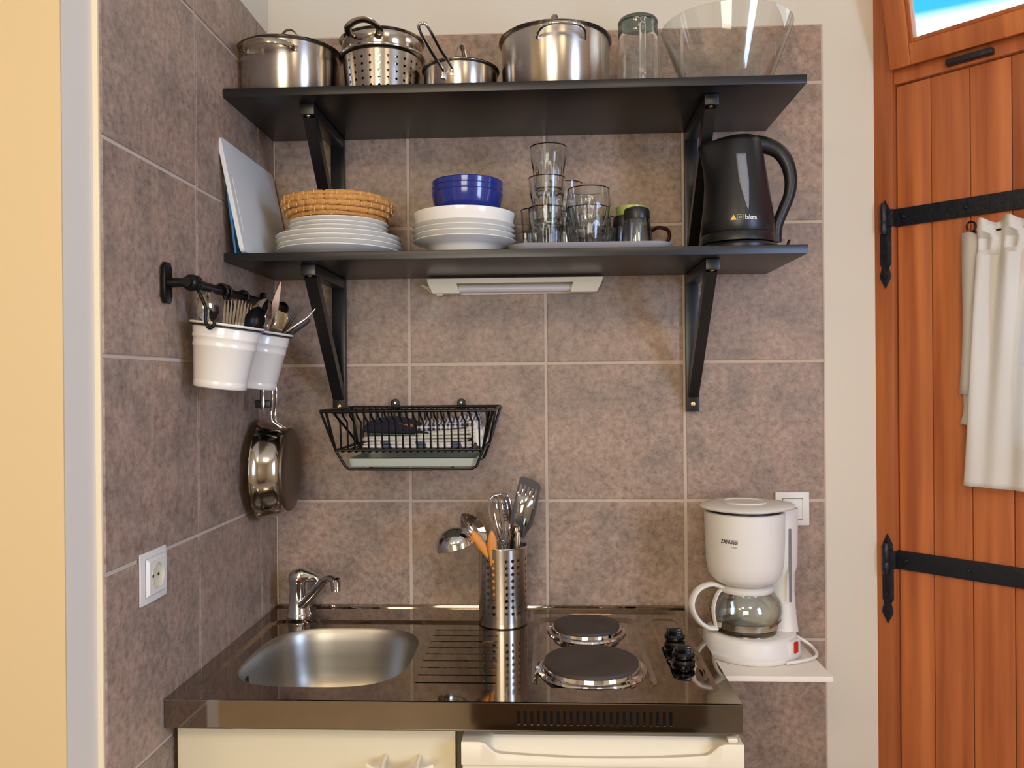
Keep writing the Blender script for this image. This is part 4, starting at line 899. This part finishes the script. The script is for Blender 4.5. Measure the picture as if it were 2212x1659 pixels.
def spoon_mb(L, bw, bl, hw=.006, depth=.008):
    mb = MB(); rs = []
    n = 16
    for k in range(n+1):
        t = k/n; z = L-bl+bl*t; wv = bw*max(.02, sin(pi*min(1, .08+.92*t)))**.65 if k < n else .0008; dd = depth*sin(pi*t)
        rs.append([(wv*s, dd*(1-s*s)+.004*(1-t), z) for s in (-1, -.6, -.25, 0, .25, .6, 1)])
    R = [mb.ring(r) for r in rs]
    for a, b in zip(R, R[1:]): mb.bridge(a, b, False)
    r = bmesh.ops.solidify(mb.bm, geom=list(mb.bm.faces), thickness=.0012)
    mb.tube([(0, 0, 0), (0, 0, L*.4), (0, .004, L-bl+.004)], [hw, hw*.8, hw*.55], 8, flat=(.28, 1), ref=(0, 1, 0)); return mb
def fork_mb(L, w=.0115, tl=.048):
    mb = MB(); 
    mb.loft([[(-.003, -.0007, L-tl-.038), (.003, -.0007, L-tl-.038), (.003, .0007, L-tl-.038), (-.003, .0007, L-tl-.038)], [(-w, -.0008, L-tl-.012), (w, -.0008, L-tl-.012), (w, .0008, L-tl-.012), (-w, .0008, L-tl-.012)], [(-w, .001, L-tl), (w, .001, L-tl), (w, .0026, L-tl), (-w, .0026, L-tl)]])
    for i in range(4):
        x = -w+(i+.5)*w/2; a = .0021; b = .0007
        mb.loft([[(x-a, .001, L-tl), (x+a, .001, L-tl), (x+a, .0026, L-tl), (x-a, .0026, L-tl)], [(x-a*.85, .004, L-tl*.5), (x+a*.85, .004, L-tl*.5), (x+a*.85, .0053, L-tl*.5), (x-a*.85, .0053, L-tl*.5)], [(x-b, .002, L), (x+b, .002, L), (x+b, .003, L), (x-b, .003, L)]])
    mb.tube([(0, 0, 0), (0, 0, L*.5), (0, 0, L-tl-.036)], [.007, .0045, .003], 8, flat=(.3, 1), ref=(0, 1, 0)); return mb
def place(name, mb, m, basep, tipp, face, label, cat, group=None, L=None):
    M = aim(basep, tipp, face); o = tag(obj(name, mb, m, ang=50), label, cat, group); o.matrix_world = M; return o
b1 = V(.068, -.500, 1.420); b2_ = V(.068, B2.y, 1.420); CAMD = lambda p: (CAM-p)
def cut(kind, x, y, Y, bp, label, L0, m=CHROME, **k):
    tip = px(x, y, Y); bs = Vector(bp); d = (tip-bs); L = d.length; 
    mb = {'spoon': lambda: spoon_mb(L, .0205, .062, depth=.009), 'fork': lambda: fork_mb(L)}[kind]()
    return place('table_'+kind, mb, m, bs, tip, CAMD(tip), label, kind, 'cutlery standing in the pots')
cut('spoon', 447, 622, -.515, b1+V(-.012, -.015, 0), 'steel tablespoon with shiny bowl near the hook of the large cutlery pot', .19)
cut('fork', 497, 648, -.500, b1+V(.004, .0, 0), 'steel fork, foremost in the middle of the large cutlery pot', .19)
cut('fork', 521, 648, -.485, b1+V(.012, .005, 0), 'steel fork right behind the foremost fork', .19)
cut('fork', 533, 656, -.465, b1+V(.018, .020, 0), 'steel fork half hidden behind the other two forks', .19)
cut('spoon', 577, 645, -.440, b1+V(.010, .030, 0), 'steel spoon leaning over the far rim of the large cutlery pot', .19)
cut('spoon', 572, 652, -.425, b1+V(.0, .034, 0), 'steel spoon seen edge-on behind the black ladle', .19)
tip = px(560, 662, -.470); place('black_spoon', spoon_mb((tip-(b1+V(.02, .012, 0))).length, .0185, .05, depth=.012), BLKP, b1+V(.02, .012, 0), tip, CAMD(tip), 'round black plastic spoon at the far rim of the large cutlery pot', 'spoon')
tip = px(601, 608, B2.y-.01); bs = px(576, 800, B2.y-.004)
Lk = (tip-bs).length
mb = MB().prism([(-.010, .03), (.009, .03), (.0065, Lk-.001), (.0045, Lk), (-.0005, Lk-.018), (-.006, Lk-.042), (-.0095, Lk-.080)], -.0008, .0008, 'y').box(-.010, .010, -.006, .006, 0, .05, .003)
place('kitchen_knife', mb, mat('blade_steel', (196, 176, 172), .24, 1), bs, tip, CAMD(tip), 'kitchen knife with its broad blade upright in the farther cutlery pot', 'knife')
tip = px(681, 667, B2.y+.01); bs = b2_+V(-.030, .0, .03)
place('corkscrew_wire', MB().tube(cr([V(0, 0, 0), V(0, 0, (tip-bs).length*.6), V(.004, 0, (tip-bs).length*.85), V(0, 0, (tip-bs).length)], 4), [.0026]*4+[.0024]*4+[.0015]*5, 8, flat=(1, .5)), CHROME, bs, tip, CAMD(tip), 'thin curved steel skewer leaning out of the farther cutlery pot', 'skewer')
tip = px(668, 690, B2.y+.02); bs = b2_+V(-.028, .010, .03); L_ = (tip-bs).length
place('paring_knife', MB().box(-.006, .006, -.004, .004, L_-.060, L_, .003).box(-.004, .004, -.0006, .0006, 0, L_-.058), BLKP, bs, tip, CAMD(tip), 'dark handled knife slanting out of the farther cutlery pot', 'knife')
tip = px(640, 676, B2.y+.03); bs = b2_+V(.005, .01, .02); L_ = (tip-bs).length
place('slim_tool', MB().tube([(0, 0, 0), (0, 0, L_*.7), (0, 0, L_)], [.0045, .004, .0022], 8), mat('brown_handle', (74, 44, 30), .4), bs, tip, CAMD(tip), 'slim brown handled tool beside the upright kitchen knife', 'tool')
tip = px(611, 674, B2.y-.005); bs = b2_+V(.005, -.01, .0); L_ = (tip-bs).length
place('cheese_slicer', MB().prism([(-.012, L_-.05), (.012, L_-.05), (.014, L_-.01), (.010, L_), (-.010, L_), (-.014, L_-.01)], -.0007, .0007, 'y', .0003).box(-.004, .004, -.001, .001, 0, L_-.05), STEEL, bs, tip, CAMD(tip), 'flat steel slicer behind the kitchen knife blade', 'slicer')
tip = pxx(614, 633, .055); bs = V(tip.x, tip.y, tip.z-.16); 

# frying pan hanging with its open side to the wall
pn = thing('frying_pan', 'polished steel frying pan hanging from the rail by its wire handle', 'pan', (.02, -.151, 1.223))
PM = Matrix.Translation((.021, -.151, 1.223)) @ Matrix.Rotation(radians(4), 4, 'Z') @ Matrix.Rotation(pi/2, 4, 'Y')
obj('body', MB().lathe([(.1150, .001), (.1178, .0), (.1170, .0025), (.1130, .004), (.1095, .020), (.1025, .046), (.0960, .0555), (.0930, .058), (.0925, .0575), (.100, .045), (.108, .018), (.1115, .003)], seg=96, M=PM), STEEL, pn, ang=60)
obj('capsule_base', MB().lathe([(.0935, .0572), (.0945, .0585), (.0940, .0635), (.0915, .0655), (.060, .0658), (.058, .0654), (0, .0656)], seg=80, M=PM), mat('worn_base_steel', (112, 98, 80), .42, .85, var=.2, bscale=12), pn, ang=50)
obj('inner_base', MB().lathe([(.0925, .0565), (0, .0565)], seg=48, M=PM), STEEL, pn)
def hw_(x, y, X): return pxx(x, y, X)
ha = hw_(588, 845, .060); hb = hw_(597, 843, .060); ha2 = hw_(587, 903, .062); hb2 = hw_(595, 904, .062)
topa = V(ha.x-.010, ha.y, 1.548); topb = V(hb.x-.010, hb.y, 1.548)
obj('handle', MB().tube(cr([V(.083, ha2.y+.004, 1.322), V(.074, ha2.y+.002, 1.328), ha2+V(0, 0, -.004), ha2+V(0, 0, .02), ha, topa, V(topa.x-.002, (topa.y+topb.y)/2, 1.560), topb, hb, hb2+V(0, 0, .02), hb2+V(0, 0, -.004), V(.074, hb2.y+.004, 1.326), V(.083, hb2.y+.007, 1.320)], 4), .0030, 10), CHROME, pn)
s_hook((ha.y+hb.y)/2, 1.545, 'black hook at the far end of the rail holding the frying pan', x=RX-.022)
oc = pxx(569, 872, .055)
op = thing('can_opener', 'black handled can opener with steel blade hanging behind the cutlery pots', 'opener', tuple(oc))
obj('handle', MB().box(oc.x-.018, oc.x+.016, oc.y-.004, oc.y+.005, oc.z-.009, oc.z+.008, .003).box(oc.x-.007, oc.x-.001, oc.y-.004, oc.y+.004, oc.z-.011, oc.z+.115, .002), BLKP, op)
obj('blade', MB().tube([(oc.x+.002, oc.y-.008, oc.z+.09), (oc.x+.002, oc.y-.008, oc.z+.015), (oc.x+.002, oc.y-.008, oc.z), (oc.x+.002, oc.y-.008, oc.z-.018)], [.0012, .0022, .0045, .0012], 8, flat=(1, .6)), CHROME, op)

# ------------------------------------------------------------------ wire dish rack with towels
rk = thing('wire_rack', 'black wire dish rack with drip tray hooks fixed to the tiled back wall', 'rack', (.375, -.14, 1.23))
yb, yf, zt_, zb_ = -.016, -.285, 1.361, 1.2745; xl, xr = .192, .5595; bl_, br_ = .215, .5345; ybb, ybf = -.045, -.250
obj('top_rail', MB().tube([(xl+.002, yb, zt_), (xr, yb, zt_), (xr+.001, yf, zt_-.001), (xl, yf, zt_-.001)], .0034, 10, closed=True), BLACKM, rk)
obj('bottom_rail', MB().tube([(bl_, ybb, zb_), (br_, ybb, zb_), (br_, ybf, zb_), (bl_, ybf, zb_)], .0030, 10, closed=True), BLACKM, rk)
for X0, X1 in ((xl, bl_), (xr, br_)):
    obj('side_strut', MB().tube([(X0, yf, zt_), (X1, ybf, zb_)], .0030, 8), BLACKM, rk)
    obj('side_strut', MB().tube([(X0+(X1-X0)*.35, yf+.012, zt_), (X1, ybf, zb_)], .0030, 8), BLACKM, rk)
    obj('side_strut', MB().tube([(X0, -.20, zt_), (X1, ybb, zb_)], .0030, 8), BLACKM, rk)
    obj('side_strut', MB().tube([(X0, yb, zt_), (X1, ybb, zb_)], .0030, 8), BLACKM, rk)
for yy in (ybf, ybb):
    zu = 1.2335; obj('tray_loop', MB().tube(cr([V(bl_, yy, zb_), V(bl_+.013, yy, zb_-.022), V(bl_+.022, yy, zu+.005)], 3)+cr([V(bl_+.030, yy, zu), V(.375, yy, zu-.0005), V(br_-.024, yy, zu)], 3)+cr([V(br_-.014, yy, zu+.006), V(br_-.007, yy, zb_-.018), V(br_, yy, zb_)], 3), .0029, 10), BLACKM, rk)
for xx in (.285, .465): obj('tray_bearer', MB().tube([(xx, ybb, 1.2335), (xx, ybf, 1.2335)], .0022, 8), BLACKM, rk)
wm = None; nw = 21
for i in range(nw):
    X = .2235+.0150*i
    if wm is None:
        wr = obj('wire', MB().tube([(0, yf-.002, zt_+.002), (.001, yf+.006, zt_-.012), (.004, ybf-.007, zt_-.026), (.004, ybf-.001, zb_+.004), (.004, ybf+.004, zb_-.004), (.004, ybb-.004, zb_-.004), (.004, ybb+.003, zb_+.006), (.003, yb-.010, zt_-.03), (0, yb-.002, zt_+.002)], .0021, 6), BLACKM, None)
        wr.parent = rk; wr.location = V(X, 0, 0)-rk.location; wm = wr
    else: w2 = wm.copy(); COL.objects.link(w2); w2.parent = rk; w2.location = V(X, 0, 0)-rk.location
for xx in (.300, .463):
    tb = obj('mounting_tab', MB().prism([(xx-.0100, zt_-.010)]+[(xx+.0100*cos(radians(q)), zt_+.0095+.0100*sin(radians(q))) for q in range(180, -1, -15)]+[(xx+.0100, zt_-.010)], -.013, -.0055, 'y', .0015), BLACKM, rk)
    obj('screw', MB().lathe([(.0028, 0), (.0025, .0012), (0, .0018)], seg=12, M=Matrix.Translation((xx, -.013, zt_+.009)) @ Matrix.Rotation(pi/2, 4, 'X')), CHROME, tb)
def rr3(x0, x1, y0, y1, z, r=.012): return [(x, y, z) for x, y in rrect(x0, x1, y0, y1, r, 5)]
tag(obj('drip_tray', MB().loft([rr3(.246, .512, -.236, -.050, 1.2365), rr3(.240, .517, -.241, -.046, 1.2380), rr3(.237, .519, -.243, -.044, 1.2550), rr3(.239, .517, -.241, -.046, 1.2555), rr3(.243, .513, -.237, -.050, 1.2400)]), DRIP), 'grey green plastic drip tray held under the wire rack', 'tray')
mb_bk = MB().box(.285, .300, -.20, -.06, 1.2405, 1.262, .002)
def towel(name, slabs, m, label, extra=None):
    """slabs: (x0,x1,y0,y1,z,th,fn) each a soft folded layer"""
    mb = MB()
    for (x0, x1, y0, y1, z, th, fn) in slabs:
        n = 22; rs = []
        for k in range(n+1):
            u = k/n; x = x0+(x1-x0)*u; h = fn(u); e = min(1, (min(u, 1-u)*n*.5+.15)); e = math.sqrt(min(1, e)); zz = z+h
            sec = []
            for yy, ze in ((y0+.002, -.5), (y0-.0005, 0), (y0+.002, .5), ((y0+y1)/2, .52), (y1, .5), (y1+.001, 0), (y1, -.5)): sec.append((x, yy+.0012*sin(9*u+z*900), zz+th*(.5+ze*e)))
            rs.append(sec)
        mb.loft(rs)
    t = tag(obj(name, mb, m, ang=70), label, 'towel', 'folded towels in the wire rack'); return t
zb0 = zb_+.0030
fl = lambda u: .0
towel('folded_towel', [(.268, .508, -.236, -.075, zb0, .0065, fl), (.272, .514, -.234, -.075, zb0+.0066, .0060, lambda u: .001*sin(6*u))], STRIPW, 'white folded towel with grey stripes, lowest in the wire rack')
towel('folded_towel', [(.266, .500, -.232, -.075, zb0+.0140, .0050, lambda u: .0012*sin(5*u+1)), (.270, .516, -.230, -.075, zb0+.0192, .0055, lambda u: .002*u*u)], WCOT, 'plain white folded towel above the striped one')
towel('folded_towel', [(.274, .395, -.228, -.080, zb0+.0260, .0032, lambda u: .004*(1-u)-.0005)], GCOT, 'thin green towel edge under the navy towel')
towel('folded_towel', [(.385, .516, -.229, -.078, zb0+.0264, .0060, lambda u: .004*u*u), (.396, .520, -.227, -.080, zb0+.0325, .0050, lambda u: .005*u*u)], WCOT, 'plain white folded towel under the gingham cloth')
nt_ = thing('navy_towel', 'navy blue tea towel with orange embroidery heaped in the wire rack', 'towel', (.34, -.15, zb0+.03), group='folded towels in the wire rack')
mb = MB(); rs = []
hump = lambda u: .031*sin(pi*min(1, .18+u*.82))**.8
for k in range(25):
    u = k/24; x = .268+.150*u; h = hump(u) if k else .006; zl = zb0+.0305+.004*(1-u)
    rs.append([(x, -.229, zl), (x, -.233, zl+h*.35), (x, -.224, zl+h*.75), (x, -.200, zl+h), (x, -.150, zl+h*1.08), (x, -.095, zl+h*.8), (x, -.080, zl)])
mb.loft(rs); obj('cloth', mb, NAVY, nt_, ang=70)
mb = MB(); random.seed(5)
for (ex, ez, s_) in ((.300, .014, .8), (.322, .019, 1), (.335, .020, 1), (.346, .024, 1.1), (.358, .022, 1), (.372, .021, .8)):
    pts = []
    for k in range(12):
        a = k*.9; pts.append(V(ex+.0042*s_*sin(a)+.0007*k*s_, -.2315+.012*max(0, (ez-.012))/.02, zb0+.031+ez*.8+.0035*s_*sin(2*a+ex*90)))
    mb.tube(cr(pts, 3), .00055, 5)
obj('embroidery', mb, THREAD, nt_)
gt = thing('gingham_cloth', 'navy and white gingham cloth with a striped back on top of the white towels', 'cloth', (.46, -.15, zb0+.035), group='folded towels in the wire rack')
mb = MB(); rs = []
for k in range(23):
    u = k/22; x = .388+.125*u; zl = zb0+.0385+.009*u*u-.003*(1-u); h = .0125
    rs.append([(x, -.229, zl), (x, -.2315, zl+h*.5), (x, -.229, zl+h), (x, -.226, zl+h*1.02), (x, -.226, zl)])
mb.loft(rs); obj('gingham_front', mb, CHECK, gt, ang=70)
mb = MB(); rs = []
for k in range(23):
    u = k/22; x = .400+.120*u; zl = zb0+.0505+.009*u*u-.003*(1-u); h = .010+.013*abs(u-.25)**1.2
    rs.append([(x-.006, -.2255, zl-.008), (x-.003, -.222, zl+h*.2), (x, -.200, zl+h*.8), (x, -.150, zl+h), (x, -.09, zl+h*.7), (x, -.09, zl-.008)])
mb.loft(rs); obj('striped_back', mb, STRIPE, gt, ang=70)
rc = thing('rolled_cloth', 'crumpled pale cloth ends at the far side of the towel pile', 'cloth', (.52, -.15, zb0), group='folded towels in the wire rack')
mb = MB()
for (x, z, r) in ((.508, .048, .012), (.514, .034, .010), (.520, .020, .010), (.526, .032, .008), (.528, .010, .009)): mb.tube([(x, -.226, zb0+z), (x+.002, -.18, zb0+z+.001), (x, -.12, zb0+z)], [r, r*1.02, r], 12)
obj('fold', mb, WCOT, rc)

# ------------------------------------------------------------------ utensil holder
HC = V(.568, -.122, FZ+.0006); HR = .056; HH = px(1087, 1187, HC.y-HR).z-HC.z
uh = thing('utensil_holder', 'perforated steel cylinder holding kitchen utensils on the worktop', 'utensil holder', tuple(HC))
zt2 = px(1087, 1214, HC.y-HR).z-HC.z; zb2 = px(1087, 1328, HC.y-HR).z-HC.z; dz = (zt2-zb2)/8
mb = MB(); cells = []; cols = []; pt_ = 2*pi/24
zlo = zb2-dz/2; zhi = zt2+dz/2
for i in range(24):
    a = -pi+i*pt_; skip = (i % 4 == 0); cells += [(a, a+pt_, .010, zlo, None), (a, a+pt_, zhi, HH-.003, None)]
    if skip: cells.append((a, a+pt_, zlo, zhi, None)); continue
    for j in range(9): cells.append((a, a+pt_, zlo+dz*j, zlo+dz*(j+1), (a+pt_/2, zlo+dz*(j+.5), .0038/HR, .0038)))
off = radians(-11.1)
cell_holes(mb, cells, lambda u, v: V(HR*sin(u+off), -HR*cos(u+off), v), 16, True)
perforated('wall', mb, (0, 0, 0), STEELB, uh, False)
obj('rim', MB().lathe([(HR-.0015, HH-.0035), (HR+.0005, HH-.003), (HR+.0008, HH-.0015), (HR, HH), (HR-.0012, HH-.0005)], seg=80), CHROME, uh, world=False)
obj('foot', MB().lathe([(0, .0), (HR-.002, .0), (HR, .002), (HR, .010), (HR-.001, .010), (HR-.001, .003), (0, .003)], seg=80), BLKP if False else STEELB, uh, world=False)
hb0 = HC+V(0, 0, .006)
GU = 'utensils standing in the steel holder'
# ladle turned over the rim
ldl = thing('soup_ladle', 'steel soup ladle hooked over the holder with its bowl turned down', 'ladle', tuple(hb0), group=GU)
lc = px(984, 1176, -.155); ax = (V(-.26, -.06, .96)).normalized(); zq = ax.to_track_quat('Z', 'Y').to_matrix().to_4x4(); LM = Matrix.Translation(lc) @ zq
obj('bowl', MB().lathe([(.0455, -.004), (.0462, -.0035), (.0445, .010), (.037, .024), (.024, .034), (.010, .039), (0, .0395), (0, .0385), (.010, .038), (.0235, .033), (.036, .0235), (.0435, .010), (.0455, -.004)], seg=56, M=LM), CHROME, ldl, ang=60)
obj('handle', MB().tube(cr([px(1012, 1150, -.150), px(1030, 1156, -.150), px(1042, 1172, -.150), px(1052, 1195, -.150), V(.585, -.115, FZ+.02)], 5), .0065, 10, flat=(.25, 1), ref=(0, -1, 0)), CHROME, ldl)
tip = px(997, 1110, -.13); bs = px(1068, 1196, -.118); bs = bs+(bs-tip).normalized()*.06
place('serving_spoon', spoon_mb((tip-bs).length, .027, .085, .006, .016), CHROME, bs, tip, V(.45, -1, .7), 'steel serving spoon seen from behind above the ladle', 'spoon', GU)
def paddle(x0, y0, x1, y1, Y, label, w=.011):
    tip = px(x0, y0, Y); bs = px(x1, y1, Y); d = (tip-bs); L = d.length; bs = bs-d.normalized()*.10; L += .10
    mb = MB(); rs = []
    for t, ww in ((0, .35), (.3, .5), (.55, .7), (.72, 1), (.88, .9), (.97, .45), (1, .1)): rs.append([(w*ww*cos(a), .0045*min(1, ww*1.3)*sin(a), L*t) for a in [2*pi*k/14 for k in range(14)]])
    return place('wooden_spoon', mb.loft(rs), ORANGEW, bs, tip, CAMD(tip), label, 'spoon', GU)
paddle(1019, 1146, 1046, 1186, -.165, 'orange wooden spoon handle leaning beside the ladle', .0105)
paddle(1062, 1146, 1064, 1190, -.170, 'orange wooden spoon handle standing upright in the holder', .0110)
# whisk
wk = thing('balloon_whisk', 'steel balloon whisk with thin wire loops pointing up', 'whisk', tuple(hb0), group=GU)
wt_ = px(1078, 1066, -.115); wbp = px(1092, 1185, -.115); wdir = (wt_-wbp).normalized(); Lw = (wt_-wbp).length; WM = aim(wbp, wt_, (0, -1, 0))
for k in range(7):
    a = pi*k/7; pts = []
    for q in range(19):
        s = q/18*2-1; z = Lw*(1-abs(s)**2.2) if abs(s) > 0 else Lw; rr = .042*math.copysign(abs(s)**.55, s)*(1-abs(s)**3.2)+math.copysign(.003, s); pts.append(WM @ V(rr*cos(a), rr*sin(a), z*(1-.02*(k % 3))))
    obj('wire_loop', MB().tube(pts, .00075, 6), CHROME, wk)
obj('handle', MB().tube([wbp+wdir*.01, wbp-wdir*.13], .006, 12), STEELB, wk)
# slotted turner
tn = thing('slotted_turner', 'black slotted turner, tallest tool in the steel holder', 'turner', tuple(hb0), group=GU)
tt = px(1147, 1034, -.105); tb_ = px(1120, 1160, -.105); TM = aim(tb_, tt, (0, -1, .15)); Lt = (tt-tb_).length
bm = bmesh.new(); es = []
outl = [(-.010, 0), (.012, 0), (.026, .035), (.0275, Lt*.55), (.026, Lt-.014), (.022, Lt-.007), (.0, Lt-.0005), (-.022, Lt+.001), (-.026, Lt-.003), (-.027, Lt*.5), (-.022, .035)]
lps = [outl]+[rrect(-.0215+.0092*k, -.0215+.0092*k+.0050, Lt*.50, Lt*.88-.0012*k, .0023, 3) for k in range(5)]
for lp in lps:
    vs = [bm.verts.new((p[0], 0, p[1])) for p in lp]
    for i in range(len(vs)): es.append(bm.edges.new((vs[i], vs[(i+1) % len(vs)])))
bmesh.ops.triangle_fill(bm, edges=es, use_beauty=True)
r = bmesh.ops.extrude_face_region(bm, geom=list(bm.faces)); bmesh.ops.translate(bm, vec=(0, -.002, 0), verts=[v for v in r['geom'] if isinstance(v, bmesh.types.BMVert)])
bmesh.ops.transform(bm, matrix=TM, verts=bm.verts); obj('blade', bm, mat('dark_nylon', (50, 42, 44), .4), tn)
obj('handle', MB().tube([tb_+V(0, 0, .01), V(.57, -.10, FZ+.02)], .006, 10, flat=(.5, 1)), BLKP, tn)
# steel masher-like scoop with a round black disc in front of the turner
sc_ = thing('skimmer', 'shiny steel skimmer with a round dark hole in front of the black turner', 'skimmer', tuple(hb0), group=GU)
st0 = px(1112, 1162, -.140); st1 = px(1135, 1072, -.140); SMx = aim(st0, st1, (0, -1, .1)); Ls = (st1-st0).length
mb = MB(); rs = []
for t, ww, dp in ((0, .006, 0), (.08, .012, .002), (.2, .0185, .006), (.4, .0215, .009), (.6, .0225, .010), (.8, .021, .008), (.93, .0185, .004), (1, .016, 0)):
    rs.append([(ww*s, -dp*(1-s*s)+.002, Ls*t) for s in (-1, -.7, -.35, 0, .35, .7, 1)])
R = [mb.ring(r) for r in rs]
for a, b in zip(R, R[1:]): mb.bridge(a, b, False)
bmesh.ops.solidify(mb.bm, geom=list(mb.bm.faces), thickness=.001)
for k in range(5): mb.box(-.018+.0088*k-.0018, -.018+.0088*k+.0018, .001, .002, Ls*.98, Ls*1.06+.008*(k % 2), .0005)
mb.xf(SMx); obj('head', mb, CHROME, sc_, ang=50)
obj('dark_disc', MB().lathe([(0, .0025), (.0095, .002), (.0100, 0)], seg=28, M=SMx @ Matrix.Translation((0.001, -.0085, Ls*.43)) @ Matrix.Rotation(pi/2, 4, 'X')), BLKP, sc_)
obj('handle', MB().tube([px(1119, 1150, -.142), px(1117, 1182, -.142), V(.590, -.125, FZ+.02)], .0055, 10, flat=(.3, 1), ref=(0, -1, 0)), STEELB, sc_)
pk = thing('pasta_fork', 'dark brown toothed pasta fork between the whisk and the skimmer', 'fork', tuple(hb0), group=GU)
a0 = px(1108, 1150, -.125); a1 = px(1094, 1074, -.125); KM = aim(a0, a1, (.3, -1, 0)); Lk = (a1-a0).length
mb = MB().loft([[(-.002, 0, 0), (.002, 0, 0), (.002, .002, 0), (-.002, .002, 0)], [(-.009, 0, Lk*.5), (.006, 0, Lk*.5), (.006, .002, Lk*.5), (-.009, .002, Lk*.5)], [(-.006, 0, Lk), (.004, 0, Lk), (.004, .002, Lk), (-.006, .002, Lk)]])
for k in range(6): mb.box(-.016, -.006, 0, .002, Lk*(.35+.09*k), Lk*(.35+.09*k)+.003, .0005)
mb.xf(KM); obj('head', mb, mat('brown_nylon', (60, 44, 34), .4), pk); obj('handle', MB().tube([a0, V(.572, -.12, FZ+.02)], .004, 8), BLKP, pk)

# ------------------------------------------------------------------ added reflection block and the ceiling lamps, all out of view
tag(obj('reflection_block', MB().box(.35, 1.3, -3.3, -2.45, .04, .46, .02), mat('brown_block_finish', (128, 106, 84), .8)), 'brown bench added behind the viewpoint to be mirrored in the worktop front', 'block')  # unseen brown box, added so the steel front has something to reflect
for nm, loc in (('ceiling_lamp', (1.25, -2.35, 2.56)), ('ceiling_lamp', (.15, -2.6, 2.56)), ('ceiling_lamp', (-.7, -3.0, 2.56))):
    l = thing(nm, {'1.25': 'flush ceiling lamp nearest the pine door', '0.15': 'flush ceiling lamp in the middle of the room', '-0.7': 'flush ceiling lamp near the yellow wall'}[str(loc[0])], 'lamp', (loc[0], loc[1], 2.62), group='ceiling lamps')
    obj('canopy', MB().lathe([(0, 0), (.16, 0), (.17, -.02), (.165, -.05), (.155, -.05), (.150, -.02), (0, -.015)], seg=48), WHITEP, l, world=False)
